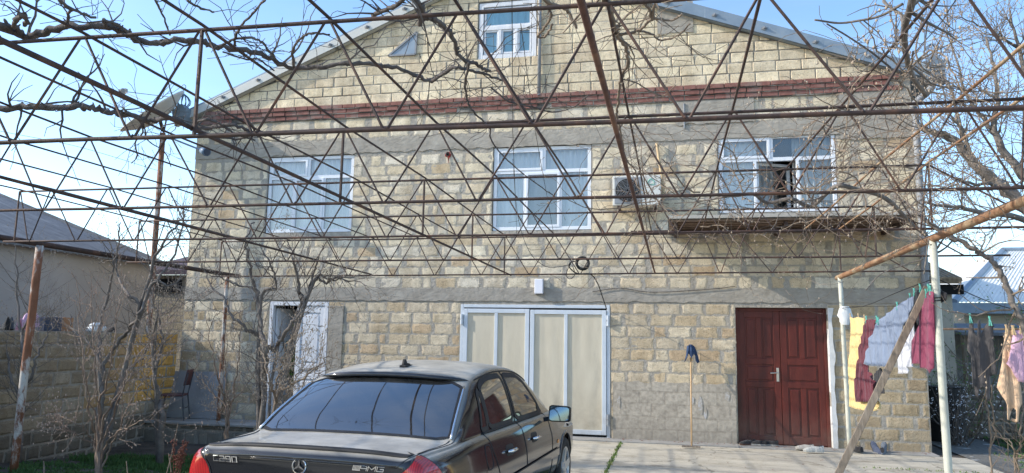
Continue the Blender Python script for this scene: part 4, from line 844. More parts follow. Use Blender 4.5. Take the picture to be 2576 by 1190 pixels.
# neighbour at the left
cX = -12.5; nh = thing('neighbour_house', (cX, 10, 0), 'pinkish rendered house with grey corrugated roof behind the garden wall', 'house')
ze = 3.36; b = MB(); b.box(cX - 9, cX, 3, 15.7, 0, ze - .03); b.build('wall', M['pinkwall'], nh)
v0 = at(0, 495, 15.7); sl_ = (v0.z - ze) / (cX - v0.x); rows = []
xrid = -17.6; per = .17; ny = int(13.2 / (per / 4))
for x in (cX + .22, cX - 1.5, cX - 3, xrid): rows.append([(x, 2.7 + i * per / 4, ze + sl_ * (cX - x) + .022 * math.sin(i * math.pi / 2)) for i in range(ny + 1)])
b = MB(); b.grid(rows); rows2 = [[(2 * xrid - x, y, z) for x, y, z in rw] for rw in rows[::-1]]; b.grid(rows2); rfn = b.build('roof', M['slate'], nh, smooth=True)
b = MB(); b.bar((cX + .24, 2.7, ze - .03), (cX + .24, 15.9, ze - .03), .03, .12); b.bar((cX + .2, 15.9, ze), (xrid, 15.9, ze + sl_ * (cX - xrid)), .04, .10); b.build('fascia', M['slate'], rfn)
nn = thing('far_shed', at(420, 830, 18), 'small far shed with purple tiled roof between the neighbour house and the stone house', 'shed')
a0, a1 = at(372, 692, 18), at(470, 692, 18); b = MB(); b.box(a0.x, a1.x, 18, 20.5, 0, a0.z); b.build('wall', M['sidestone'], nn)
b = MB(); b.prism([(a0.x - .2, 17.7, a0.z - .02), (a1.x + .4, 17.7, a0.z - .02), (a1.x + .4, 20.5, a0.z + .75), (a0.x - .2, 20.5, a0.z + .75)], (0, 0, .08))
for i in range(22): x = lerp(a0.x - .18, a1.x + .38, i / 21); b.tube([(x, 17.68, a0.z + .07), (x, 20.5, a0.z + .84)], .055, 6)
b.build('roof', M['purpletile'], nn)
q0, q1 = at(385, 702, 17.98), at(456, 735, 17.98); b = MB(); b.box(q0.x, q1.x, 17.93, 17.99, q1.z, q0.z); b.build('dark_opening', M['dark'], nn)
# low rubble wall in front of it
# neighbour at the right: pale hipped sheet roof
nr = thing('neighbour_house', at(2560, 900, 22), 'house with pale blue corrugated hip roof far right behind the clothes', 'house')
ec = at(2400, 760, 22); er = Vector((ec.x + 11, 22.0, ec.z)); rl = at(2523, 630, 26.5); rr_ = Vector((rl.x + 8, 26.5, rl.z)); bc = Vector((ec.x - .1, 31, ec.z))
b = MB(); n = 110
def q4(p, q, s, t, n, amp):
    rows = []
    for k in range(2): rows.append([(Vector(p).lerp(Vector(q), i / n) if k == 0 else Vector(s).lerp(Vector(t), i / n)) + Vector((0, 0, amp * math.sin(i * math.pi / 2 + .5))) for i in range(n + 1)])
    b.grid(rows)
q4(ec, er, rl, rr_, 400, .014); b.add([ec, bc, rl], [(0, 1, 2)]); rfo = b.build('roof', M['bluesheet'], nr, smooth=False)
b = MB(); b.tube([ec, rl], .10, 6); b.tube([rl, rr_], .10, 6); b.build('ridge_cap', M['roofmetal'], rfo)
b = MB(); b.box(ec.x - .1, er.x, 21.9, 22.05, ec.z - .30, ec.z - .02); b.build('fascia', M['roofmetal'], rfo)
b = MB(); b.box(ec.x + .4, er.x, 22.5, 30, -.1, ec.z - .05); b.build('wall', M['creamwall'], nr)
ht = thing('garden_hut', at(2370, 900, 16), 'small cream hut with tiled roof edge at the right corner of the house', 'hut')
a0, a1 = at(2310, 716, 16), at(2400, 716, 16); b = MB(); b.box(a0.x, a1.x - .05, 16.0, 19, 0, a0.z - .12); b.build('wall', M['creamwall'], ht)
b = MB(); b.prism([(a0.x, 15.75, a0.z), (a1.x + .05, 15.75, a0.z), (a1.x + .05, 18.5, a0.z + .75), (a0.x, 18.5, a0.z + .75)], (0, 0, .06))
for i in range(9): x = lerp(a0.x, a1.x, i / 8); b.tube([(x, 15.72, a0.z + .07), (x, 18.5, a0.z + .82)], .065, 6)
rfo = b.build('roof', M['tile'], ht); b = MB(); b.box(a0.x, a1.x + .1, 15.8, 15.9, a0.z - .2, a0.z - .01); b.build('eave_board', M['dark'], rfo)
pal = lambda x, z, l, r: shade((.23, .22, .205), r, .6, 1.15)
p0, p1 = at(2385, 965, 15.4), at(2700, 965, 15.4); stonewall('rubble_wall', (p0.x, 15.4), (p1.x, 15.4), .95, 'low grey rubble wall behind the hanging clothes', pal, random.Random(19), z0=-.1, hs=.19, gap=.03)
sh = thing('lean_to', at(2500, 900, 17), 'dark open lean-to with sheet roof behind the rubble wall', 'shed')
p0, p1, p2 = at(2382, 838, 17), at(2800, 850, 17), at(2400, 1000, 17); b = MB(); b.prism([(p0.x, 16.2, p0.z - .05), (p1.x, 16.2, p0.z - .05), (p1.x, 19, p0.z + .2), (p0.x, 19, p0.z + .2)], (0, 0, .06)); b.build('roof', M['slate'], sh)
b = MB(); b.box(p0.x, p1.x, 18.8, 19, -.1, p0.z + .1); b.build('back_wall', M['conduit'], sh)
for i in range(4): b = MB(); x = lerp(p0.x + .1, p1.x, i / 3.4); b.tube([(x, 16.4, -.1), (x, 16.4, p0.z)], .05, 7); b.build('post', M['oldplank'], sh)
c = at(2372, 930, 14.6); b = MB(); b.lathe([(.0, 0), (.30, 0), (.31, .02), (.30, .3), (.315, .32), (.30, .34), (.30, .62), (.315, .64), (.30, .66), (.30, .92), (.31, .94), (.0, .95)], (c.x, 14.6, .0), (0, 0, 1), 24); solo('oil_drum', b, M['blacktrim'], (c.x, 14.6, 0), 'black drum standing behind the house corner', 'drum', smooth=False)
b = MB(); a0, a1 = at(2370, 828, 9.4), at(2800, 828, 9.4); b.tube([a0, a1], .012, 6); solo('rusty_rod', b, M['rust_light'], a0, 'thin rusty rod behind the hanging tank top', 'rod')
# ------------------------------------------------------------------ small things about the yard
def shoe(loc, rz, mat, sole, label, cat='shoe', group=None, lean=0, boot=False, s=1.0, name='shoe'):
    t = thing(name, loc, label, cat, group, rz); t.rotation_euler = (lean, 0, rz)
    prof = [(-.135, .030, 0), (-.12, .036, 0), (-.06, .036, 0), (0, .036, 0), (.06, .043, 0), (.10, .040, 0), (.13, .022, 0)]
    def ring(sc, z): return [(s * y * 1.0, s * w * sc, s * z) for y, w, _ in prof]
    b = MB(); rows = []
    for zz, sc in ((0, .95), (.022, 1.05)):
        R1 = [(s * w * sc, s * y * (1 + (sc - 1) * .4), s * zz) for y, w, _ in prof]; rows.append(R1 + [(-p[0], p[1], p[2]) for p in R1[::-1]])
    for k in range(2): rows[k].append(rows[k][0])
    b.grid(rows); n = len(rows[0]) - 1; b.f.append(tuple(range(n - 1, -1, -1))); b.f.append(tuple(range(n + 1, 2 * n + 1))); b.m += [0, 0]; b.build('sole', sole, t, local=True, smooth=False)
    b = MB(); rows = []; H = {True: (.19, .19, .16, .115, .075, .055, .035), False: (.085, .088, .075, .078, .062, .052, .034)}[boot]
    for k in range(7):
        y, w, _ = prof[k]; h = H[k]; open_ = k < 3
        rows.append([(s * w * math.cos(a) * (1.0 if a < .5 or a > 2.6 else (.82 if open_ else 1)), s * y, s * (.021 + (h - .021) * math.sin(a) ** .7)) for a in [math.pi * i / 10 for i in range(11) if not open_ or i not in ()]])
    b.grid(rows); b.add([rows[0][i] for i in range(11)], [tuple(range(11))]); b.add([rows[-1][i] for i in range(11)], [tuple(range(10, -1, -1))]); up = b.build('upper', mat, t, local=True, smooth=True)
    b = MB(); hz = H[1]; b.add([(s * .024 * math.cos(a), s * (-.075 + .045 * math.sin(a)), s * (hz + .004 - .002)) for a in [i * .524 for i in range(12)]], [tuple(range(12))]); b.build('opening', M['blacktrim'], up, local=True); return t
z_ = .036
def gp_(px, py, z=z_): return atz(px, py, z)
shoe(gp_(1880, 1119), 1.9, M['shoe_black'], M['shoe_brown'], 'black strappy slipper at the left foot of the red door', name='slipper', cat='slipper'); shoe(gp_(1906, 1120), 1.45, M['shoe_black'], M['sole_grey'], 'left one of the flat black shoes before the red door'); shoe(gp_(1936, 1121), 1.5, M['shoe_black'], M['sole_grey'], 'right one of the flat black shoes before the red door')
shoe(gp_(2024, 1131), 1.25, M['sole_grey'], M['sole_grey'], 'grey sneaker behind the pale one on the doorstep', name='sneaker', cat='sneaker'); shoe(gp_(2046, 1137), 1.6, M['shoe_grey'], M['shoe_grey'], 'pale sneaker in front on the doorstep by the red door', name='sneaker', cat='sneaker', s=1.1)
shoe(gp_(2152, 1135), .5, M['shoe_black'], M['shoe_black'], 'black shoe behind the pale post near the red door'); q = gp_(2213, 1142); shoe(Vector((q.x, W - .18, .05)), .3, M['navy_cloth'], M['shoe_black'], 'left black boot leaning on the wall by the house corner', lean=rad(62), boot=True, name='boot', cat='boot'); q = gp_(2237, 1143); shoe(Vector((q.x, W - .20, .05)), -.35, M['slate_cloth'], M['shoe_black'], 'right black boot leaning on the wall by the house corner', lean=rad(60), boot=True, name='boot', cat='boot')
# mop leaning upside down
mt = at(1738, 905, W - .14); mb_ = atz(1740, 1121, .06); mp = thing('mop', (mb_.x, mb_.y, .03), 'wooden mop leaning on the wall with a blue cloth over its head', 'mop')
b = MB(); b.tube([mt + Vector((0, 0, .06)), mb_ + Vector((0, 0, -.005))], .013, 8); b.build('handle', M['handlewood'], mp, smooth=True)
b = MB(); b.box(mb_.x - .15, mb_.x + .13, mb_.y - .03, mb_.y + .03, .034, .058); b.build('cross_bar', M['oldplank'], mp, bevel=.006)
b = MB(); rows = []; top = mt + Vector((.0, -.02, .20))
for i in range(13):
    u = i / 12; x = lerp(-.11, .12, u); rows.append([(top.x + x * (.55 + .45 * v) + .012 * math.sin(i * 2.1 + v * 2), top.y - .045 * math.sin(math.pi * u) - .02 * v + .012 * math.sin(i * 1.7), top.z + .05 * math.sin(math.pi * u) - v * (.17 + .10 * abs(u - .42) + .05 * math.sin(i * 1.3))) for v in [k / 6 for k in range(7)]])
b.grid(rows); o = b.build('cloth', M['bluecloth'], mp, smooth=True); s_ = o.modifiers.new('t', 'SOLIDIFY'); s_.thickness = .008
# chair on the raised walk
ch = thing('chair', tuple(at(432, 1053, 12.15).xy) + (TZ,), 'old chair with brown vinyl seat and back on the raised walk', 'chair', rz=rad(-68))
b = MB(); b.box(-.21, .21, -.21, .21, .43, .47); b.build('seat', M['chairbrown'], ch, local=True, bevel=.02)
b = MB(); rows = [[(x, .235 - .03 * (1 - (x / .19) ** 2) + .05 * (z - .66) / .3, z) for x in [-.19 + i * .038 for i in range(11)]] for z in (.62, .66, .74, .84, .90)]; b.grid(rows); o = b.build('backrest', M['chairbrown'], ch, local=True, smooth=True); s_ = o.modifiers.new('t', 'SOLIDIFY'); s_.thickness = .025
for sx in (-1, 1):
    b = MB(); b.tube([(sx * .19, -.19, .43), (sx * .21, -.24, 0)], .012, 8); b.build('leg', M['chairsteel'], ch, local=True); b = MB(); b.tube([(sx * .19, .27, .86), (sx * .19, .2, .45), (sx * .21, .26, 0)], .012, 8); b.build('leg', M['chairsteel'], ch, local=True)
b = MB(); b.tube([(-.2, -.215, .2), (.2, -.215, .2)], .009, 6); b.tube([(-.2, .23, .22), (.2, .23, .22)], .009, 6); b.build('stretcher', M['chairsteel'], ch, local=True)
# things put on the garden wall
def wallpt(px, py=834):
    p = onplane(px, py, Vector((-8.55, 2.5, 0)), Vector((-9.46, 12.7, 0))); p.z = 1.65; return p
q = wallpt(12); shoe(q, 1.0, M['shoe_black'], M['blacktrim'], 'black boot at the far left on top of the garden wall', boot=True, name='boot', cat='boot'); q = wallpt(26); shoe(q, .8, M['slate_cloth'], M['blacktrim'], 'dark boot beside the black one on top of the garden wall', boot=True, name='boot', cat='boot')
q = wallpt(66); b = MB(); rows = [[(q.x + .12 * (v - .4) + .012 * math.sin(i * 1.1), q.y + (i / 14 - .5) * .30, q.z + .005 + .20 * math.sin(min(1, v * 1.6) * 1.57) * (1 - .25 * math.sin(i * .9)) * (1 if v < .7 else (1 - (v - .7) * 2.6))) for v in [k / 8 for k in range(9)]] for i in range(15)]; b.grid(rows); solo('cloth_bundle', b, M['pink_cloth'], q, 'pink cloth folded over the top of the garden wall', 'cloth', smooth=True)
q = wallpt(117); b = MB(); b.box(q.x - .12, q.x + .12, q.y - .17, q.y + .15, q.z, q.z + .20); b.box(q.x - .125, q.x + .125, q.y - .175, q.y + .155, q.z + .17, q.z + .21); solo('storage_box', b, M['navy_cloth'], q, 'dark blue box on top of the garden wall', 'box', bevel=.008)
q = wallpt(145); b = MB(); b.box(q.x - .11, q.x + .11, q.y - .15, q.y + .17, q.z, q.z + .21); b.box(q.x - .112, q.x + .112, q.y - .02, q.y + .02, q.z + .03, q.z + .213); solo('carton', b, M['carton'], q, 'brown carton beside the dark blue box on the garden wall', 'box', bevel=.006)
q = wallpt(243); b = MB(); b.box(q.x - .1, q.x + .1, q.y - .14, q.y + .14, q.z, q.z + .09); b.prism([(q.x - .1, q.y - .14, q.z + .09), (q.x + .1, q.y - .14, q.z + .09), (q.x + .02, q.y - .1, q.z + .16), (q.x - .03, q.y - .1, q.z + .14)], (0, .2, 0)); solo('carrier_bag', b, M['bag'], q, 'white and blue bag standing on the garden wall', 'bag', bevel=.03, smooth=True)
shoe(wallpt(274), 1.2, M['shoe_black'], M['blacktrim'], 'black shoe beside the white bag on the garden wall')
# ------------------------------------------------------------------ washing
P_E, P_C = at(2116, 786, 10.45), PCt.lerp(PCb, .235)
P_C = PCt + (PCb - PCt) * ((PCt.z - 2.22) / PCt.z); P_E.z = 2.12; P_R = at(2720, 790, PCt.y - .1)
lineA = [P_E, P_E.lerp(P_C, .35) - Vector((0, 0, .06)), P_E.lerp(P_C, .7) - Vector((0, 0, .02)), P_C]
b = MB(); b.tube(catmull(lineA, 6), .004, 5); b.tube(catmull([P_C, P_C.lerp(P_R, .5) - Vector((0, 0, .10)), P_R], 6), .004, 5); b.tube([P_E + Vector((0, .02, .02)), at(2300, 770, 10.4)], .0035, 4)
solo('clothesline', b, M['cable'], P_E, 'wire clothesline between the pale posts at the right', 'clothesline')
def garment(name, outl, mat, label, cat, ln=(0, 1), off=0, folds=.02, per=.12, dark=None, sd=0, thick=.006):
    A, B_ = (P_E, P_C) if ln == (0, 1) else (P_C, P_R)
    nrm = Vector((B_ - A).cross(Vector((0, 0, 1)))).normalized();
    if nrm.y > 0: nrm = -nrm
    pts = [(1928.7 + x * .5, 595 + y * .5) for x, y in outl]
    w3 = [onplane(x, y, A + nrm * off, B_ + nrm * off) for x, y in pts]; O = A + nrm * off; u = (B_ - A); u.z = 0; u.normalize()
    P2 = [((p - O).dot(u), p.z) for p in w3]; n = len(P2)
    bm = bmesh.new(); vs = []
    for i in range(n):                       # outline, densified
        a, c = P2[i], P2[(i + 1) % n]; k = max(1, int(math.hypot(c[0] - a[0], c[1] - a[1]) / .03))
        for j in range(k): vs.append(bm.verts.new((lerp(a[0], c[0], j / k), lerp(a[1], c[1], j / k), 0)))
    xs = [p[0] for p in P2]; zs = [p[1] for p in P2]; bnd = [(v.co.x, v.co.y) for v in vs]
    from mathutils.geometry import delaunay_2d_cdt
    ins = []; st = .028; x = min(xs)
    while x < max(xs):
        z = min(zs)
        while z < max(zs):
            if inpoly(x, z, P2) and all((x - q[0]) ** 2 + (z - q[1]) ** 2 > (.4 * st) ** 2 for q in bnd): ins.append(Vector((x, z)))
            z += st
        x += st
    allp = [Vector(q) for q in bnd] + ins; m = len(bnd)
    res = delaunay_2d_cdt(allp, [], [list(range(m))], 1, 1e-5); bm.free()
    zt = max(zs); rr = random.Random(sd); ph = rr.uniform(0, 6); mb = MB(); V = []
    for q in res[0]:
        x, z = q; dn = (zt - z); f = folds * (math.sin(x / per * 6.28 + ph + 1.5 * math.sin(dn * 3 + ph)) + .5 * math.sin(x / per * 11 + dn * 5)) * min(1, .35 + dn * 1.6)
        f += folds * .8 * noise.noise(Vector((x * 5, z * 4, sd)))
        V.append(O + u * x + nrm * f + Vector((0, 0, z - O.z)))
    mb.add(V, [tuple(f) for f in res[2]]); top = max(w3, key=lambda p: p.z)
    t = thing(name, top, label, cat, 'washing on the line'); o = mb.build('fabric', M[mat], t, smooth=True); s_ = o.modifiers.new('t', 'SOLIDIFY'); s_.thickness = thick; return t, w3
def pegs(t, w3, idx, mat='peg'):
    for i in idx:
        p = w3[i] + Vector((0, 0, .0)); b = MB(); b.bar(p + Vector((-.006, -.014, -.035)), p + Vector((.004, -.004, .045)), .010, .009); b.bar(p + Vector((.012, -.014, -.035)), p + Vector((-.004, -.004, .045)), .010, .009); b.build('peg', M[mat], t)
t, w = garment('towel', [(420, 405), (440, 412), (460, 406), (490, 412), (500, 440), (478, 560), (500, 700), (560, 830), (568, 866), (545, 878), (500, 876), (450, 866), (418, 853), (415, 800), (426, 560)], 'yellow_cloth', 'long yellow towel hanging at the left end of the line', 'towel', off=-.04, folds=.022, sd=1); pegs(t, w, (0, 2, 3), 'pegwood')
t, w = garment('leggings', [(500, 420), (520, 416), (552, 420), (545, 480), (523, 600), (505, 655), (545, 745), (548, 832), (456, 832), (450, 725), (468, 560)], 'maroon_cloth', 'dark maroon garment hanging between yellow towel and blue shirt', 'garment', off=.02, folds=.02, sd=2); pegs(t, w, (0, 2))
t, w = garment('shirt', [(720, 310), (690, 328), (655, 352), (600, 395), (560, 428), (520, 520), (488, 642), (530, 652), (560, 650), (590, 656), (625, 645), (662, 560), (692, 450), (740, 345), (745, 300)], 'blue_cloth', 'pale blue shirt hanging slanted on the line', 'shirt', off=.06, folds=.013, per=.24, sd=3); pegs(t, w, (0, 2, 4))
t, w = garment('cardigan', [(690, 365), (748, 375), (740, 500), (728, 640), (740, 655), (700, 660), (708, 688), (695, 690), (690, 672), (684, 692), (670, 690), (656, 605), (672, 500), (690, 450)], 'white_cloth', 'white cardigan hanging behind the leaning plank', 'cardigan', off=.03, folds=.012, per=.14, sd=4); pegs(t, w, (0, 1))
t, w = garment('vest', [(740, 285), (770, 262), (812, 265), (800, 330), (775, 420), (748, 500), (730, 590), (722, 500), (745, 400), (700, 370), (690, 345)], 'black_cloth', 'black and grey garment bunched at the top of the plank', 'garment', off=.0, folds=.02, sd=5); pegs(t, w, (0, 1, 2))
t, w = garment('blouse', [(800, 290), (822, 274), (838, 280), (838, 660), (828, 690), (800, 668), (775, 652), (774, 640), (726, 640), (740, 540), (770, 420)], 'magenta_cloth', 'magenta blouse hanging beside the tall pale post', 'blouse', off=.05, folds=.014, per=.2, sd=6); pegs(t, w, (0, 1))
t, w = garment('cap', [(842, 268), (870, 262), (905, 290), (908, 312), (890, 330), (868, 336), (842, 330)], 'black_cloth', 'black cloth cap hanging right behind the tall pale post', 'cap', off=-.05, folds=.02, sd=7)
t, w = garment('underwear', [(545, 690), (575, 660), (592, 700), (590, 790), (560, 792), (548, 760)], 'black_cloth', 'small black garment hanging low behind the plank', 'garment', off=-.02, folds=.012, sd=8)
t, w = garment('tank_top', [(1022, 415), (1038, 410), (1042, 470), (1056, 505), (1062, 420), (1075, 420), (1078, 500), (1105, 440), (1120, 428), (1138, 434), (1140, 520), (1150, 690), (1128, 705), (1130, 745), (1116, 818), (1102, 822), (1098, 770), (1085, 752), (1068, 770), (1068, 812), (1056, 800), (1048, 750), (1030, 755), (1030, 600), (1008, 572)], 'grey_cloth', 'dark grey strappy top hanging right of the tall post', 'top', ln=(1, 2), folds=.02, per=.1, sd=9); pegs(t, w, (0, 8))
t, w = garment('camisole', [(1203, 470), (1235, 474), (1226, 540), (1243, 622), (1276, 760), (1282, 840), (1268, 868), (1264, 932), (1250, 936), (1232, 926), (1236, 915), (1252, 920), (1252, 872), (1240, 862), (1224, 925), (1210, 920), (1208, 845), (1160, 760), (1188, 590)], 'peach_cloth', 'peach camisole with thin straps hanging at the far right', 'camisole', ln=(1, 2), off=.02, folds=.02, per=.09, sd=10); pegs(t, w, (0, 1), 'pegwood')
t, w = garment('frilled_top', [(1240, 474), (1275, 470), (1340, 500), (1345, 720), (1294, 735), (1270, 730), (1232, 668), (1208, 640), (1232, 560)], 'pink_cloth', 'lilac frilled top at the right edge beside the peach camisole', 'top', ln=(1, 2), off=.06, folds=.028, per=.07, sd=11); pegs(t, w, (0, 1), 'pegwood')
t_ = onplane(2333, 722, P_E + Vector((0, -.12, 0)), P_C + Vector((0, -.12, 0))); q = at(2109, 1192, t_.y + .1); d = q - t_; e_ = t_ + d * ((t_.z - .012) / -d.z)
b = MB(); b.bar(t_, e_, .060, .035, up=(0, -1, .3)); solo('timber_prop', b, M['oldplank'], e_, 'weathered grey plank leaning up to the clothesline as a prop', 'plank', bevel=.004)
q = at(2127, 790, 10.40); b = MB(); rr = random.Random(3); rows = []
for i in range(9): rows.append([(q.x + (.05 + .04 * math.sin(v * 3.1)) * math.cos(i * .785) * rr.uniform(.7, 1.2), q.y + .03 * math.sin(i * .785), q.z + .10 - .24 * v) for v in [k / 6 for k in range(7)]])
rows[8] = rows[0]; b.grid(rows); solo('plastic_bag', b, M['bag'], q, 'crumpled clear plastic bag tied to the thinner pale post', 'bag', smooth=True)
# ------------------------------------------------------------------ the car (local: x right, y forward from the tail, z up)
car = thing('parked_car', (-2.2268, 4.2058, 0), 'dusty black four door sedan parked in the yard, seen from behind', 'car')
car.rotation_euler = (0, 0, -.0601); car.scale = (1.036,) * 3
ST = np.array([  # t, sill w, widest w, belt w, shoulder z, glass-base w, top w, top z, crown
    (.10, .73, .795, .752, .888, .70, .650, .912, .018),
    (.30, .76, .835, .790, .896, .73, .665, .915, .018),
    (.55, .79, .855, .805, .900, .755, .700, .920, .018),
    (.66, .80, .858, .808, .904, .760, .705, .938, .020),
    (.80, .80, .860, .808, .908, .758, .690, 1.034, .032),
    (1.00, .80, .860, .806, .910, .752, .655, 1.150, .040),
    (1.20, .80, .860, .805, .910, .750, .622, 1.252, .042),
    (1.32, .80, .860, .804, .908, .750, .608, 1.292, .044),
    (1.48, .80, .860, .803, .906, .750, .598, 1.322, .046),
    (1.80, .80, .858, .802, .902, .748, .590, 1.352, .048),
    (2.20, .80, .856, .801, .898, .746, .590, 1.350, .048),
    (2.50, .80, .854, .800, .893, .746, .592, 1.325, .042),
    (2.72, .80, .853, .799, .890, .745, .600, 1.275, .034),
    (3.00, .80, .852, .797, .885, .743, .625, 1.150, .024),
    (3.25, .80, .852, .795, .880, .740, .655, 1.020, .018),
    (3.42, .80, .850, .790, .872, .735, .670, .925, .016),
    (3.60, .80, .848, .780, .850, .715, .640, .878, .020),
    (4.00, .78, .835, .755, .800, .680, .600, .830, .022),
    (4.30, .74, .800, .710, .745, .640, .560, .775, .020),
    (4.42, .68, .740, .660, .700, .600, .520, .725, .018)])
def st_at(t):
    ts = ST[:, 0]; i = int(np.clip(np.searchsorted(ts, t) - 1, 0, len(ts) - 2)); i0, i3 = max(i - 1, 0), min(i + 2, len(ts) - 1)
    h = ts[i + 1] - ts[i]; u = (t - ts[i]) / h
    m1 = (ST[i + 1] - ST[i0]) / (ts[i + 1] - ts[i0]) * h; m2 = (ST[i3] - ST[i]) / (ts[i3] - ts[i]) * h
    return (2 * u ** 3 - 3 * u ** 2 + 1) * ST[i] + (u ** 3 - 2 * u ** 2 + u) * m1 + (-2 * u ** 3 + 3 * u ** 2) * ST[i + 1] + (u ** 3 - u ** 2) * m2
def half_section(t):
    _, ws, wm, wb, zs, wg, wt, zt, cr = st_at(t)
    up = max(0, zt - zs - .03)
    P = [(ws - .06, .20), (ws, .27), (wm - .006, .42), (wm, .55), (wm - .004, .68), (wb + .030, zs - .115), (wb + .004, zs - .035), (lerp(wb, wg, .55), zs), (wg, zs + .008 + .012 * min(1, up * 5)),
         (lerp(wg, wt, .33) + .02 * min(1, up * 4), zs + .02 + up * .33), (lerp(wg, wt, .68) + .028 * min(1, up * 4), zs + .02 + up * .68), (wt + .020, zs + .025 + up * .93), (wt - .035, zt - .002 + .1 * cr), (wt * .72, zt + cr * .55), (wt * .38, zt + cr * .9), (0, zt + cr)]
    return P
def spl(P, n=3): return [(p.x, p.y) for p in catmull([Vector((a, b_, 0)) for a, b_ in P], n)]
ts = np.unique(np.concatenate([np.linspace(.10, .66, 20), np.linspace(.66, 1.5, 34), np.linspace(1.5, 2.5, 34), np.linspace(2.5, 3.45, 34), np.linspace(3.45, 4.42, 30)]))
secs = [spl(half_section(t)) for t in ts]; NH = len(secs[0])
full = lambda s: s + [(-x, z) for x, z in s[-2::-1]]
rows = [[(x, t, z) for x, z in full(s)] for t, s in zip(ts, secs)]
def cap(s, t0, sgn):                        # rounded end: the outline drawn in and pushed back
    cx, cz = 0, .60; out = []
    for k in range(1, 7):
        a = k / 6 * math.pi / 2; rr_ = .052 * (1 - math.cos(a)); push = .055 * math.sin(a); R_ = []
        for x, z in full(s):
            hw = max(abs(x), .02); fx = max(0, 1 - rr_ * 1.3 / .8); kz = lerp(0, rr_, min(1, abs(z - .6) / .3)); R_.append((x * fx, t0 + sgn * (push + .030 * (1 - (x / .8) ** 2) * (k / 6) - .02 * (z - .7) * (k / 6)), z - math.copysign(kz, z - .6)))
        out.append(R_)
    return out
rear = cap(secs[0], ts[0], -1); front = cap(secs[-1], ts[-1], 1)
allrows = rear[::-1] + rows + front; body = MB(); body.grid(allrows)
for R_ in (allrows[0], allrows[-1]):
    n = len(R_); h = n // 2; q = []
    for i in range(h + 1): a, c = Vector(R_[i]), Vector(R_[n - 1 - i]); q.append([tuple(a.lerp(c, k / 10) + Vector((0, (-.0 if R_ is allrows[0] else .0), 0))) for k in range(11)])
    body.grid(q)
bm = bmesh.new(); vv = [bm.verts.new(v) for v in body.v]
for f in body.f:
    try: bm.faces.new([vv[i] for i in f])
    except ValueError: pass
bmesh.ops.remove_doubles(bm, verts=bm.verts, dist=1e-4); bmesh.ops.recalc_face_normals(bm, faces=bm.faces); bm.faces.ensure_lookup_table()
BV = BVHTree.FromBMesh(bm)
def hit(o, d):
    r_ = BV.ray_cast(Vector(o), Vector(d).normalized()); return (r_[0], r_[1]) if r_[0] is not None else (None, None)
SIDEW = {  # outlines of the glazed openings in (t, z)
    'rear_quarter': [(1.18, .945), (1.33, .942), (1.33, 1.215), (1.27, 1.18)],
    'rear_door': [(1.37, .942), (2.03, .932), (1.98, 1.292), (1.62, 1.290), (1.47, 1.262), (1.37, 1.225)],
    'front_door': [(2.11, .930), (2.98, .918), (2.90, 1.005), (2.62, 1.215), (2.44, 1.275), (2.06, 1.292)]}
def rnd(P, n=2, k=.16):                    # corners cut round
    for _ in range(n):
        Q = []
        for i in range(len(P)):
            a, c = Vector(P[i]), Vector(P[(i + 1) % len(P)]); Q += [tuple(a.lerp(c, k)), tuple(a.lerp(c, 1 - k))]
        P = Q
    return P
RG = rnd([(-.700, .655), (.700, .655), (.590, 1.205), (-.590, 1.205)], 2, .07)    # rear glass in (x, t)
WG = rnd([(-.650, 3.36), (.650, 3.36), (.565, 2.66), (-.565, 2.66)], 2, .10)
SWR = {k: rnd(v, 2, .10) for k, v in SIDEW.items()}
WA = [(.985, .315, .345), (3.665, .315, .345)]       # wheel arches
def hole(f):
    c = f.calc_center_median(); nz = f.normal.z
    if abs(c.x) > .56 and abs(f.normal.x) > .5:
        if any(inpoly(c.y, c.z, P) for P in SWR.values()) and c.z > .915: return True
        if any((c.y - a) ** 2 + (c.z - b_) ** 2 < R_ * R_ for a, b_, R_ in WA): return True
    if nz > .3 and c.z > .93 and (inpoly(c.x, c.y, RG) or inpoly(c.x, c.y, WG)): return True
    return False
dead = [f for f in bm.faces if hole(f)]
bmesh.ops.delete(bm, geom=dead, context='FACES')
me = bpy.data.meshes.new('body'); bm.to_mesh(me); bm.free(); me.materials.append(M['paint']); me.polygons.foreach_set('use_smooth', [True] * len(me.polygons))
bo = bpy.data.objects.new('body', me); COL.objects.link(bo); bo.parent = car
def proj_side(s, off): return lambda t, z: (lambda h: None if h[0] is None else h[0] + h[1] * off)(hit((s * 1.6, t, z), (-s, 0, 0)))
def proj_top(off): return lambda x, t: (lambda h: None if h[0] is None else h[0] + h[1] * off)(hit((x, t, 2.5), (0, 0, -1)))
def proj_rear(off): return lambda x, z: (lambda h: None if h[0] is None else h[0] + h[1] * off)(hit((x, -1.5, z), (0, 1, 0)))
from mathutils.geometry import delaunay_2d_cdt
def patch_mesh(P, pj, step=.04):
    """a skin lying on the body inside outline P"""
    bd = []
    for i in range(len(P)):
        a, c = Vector(P[i]), Vector(P[(i + 1) % len(P)]); k = max(1, int((c - a).length / step)); bd += [a.lerp(c, j / k) for j in range(k)]
    xs, ys = [p[0] for p in P], [p[1] for p in P]; ins = []; x = min(xs)
    while x < max(xs):
        y = min(ys)
        while y < max(ys):
            if inpoly(x, y, P) and all((x - q.x) ** 2 + (y - q.y) ** 2 > (.4 * step) ** 2 for q in bd): ins.append(Vector((x, y)))
            y += step
        x += step
    res = delaunay_2d_cdt(bd + ins, [], [list(range(len(bd)))], 1, 1e-6); V = [pj(q.x, q.y) for q in res[0]]; ok = {}
    m = MB(); 
    for i, v in enumerate(V):
        if v is not None: ok[i] = len(m.v); m.v.append(tuple(v))
    for f in res[2]:
        if all(i in ok for i in f): m.f.append(tuple(ok[i] for i in f)); m.m.append(0)
    return m
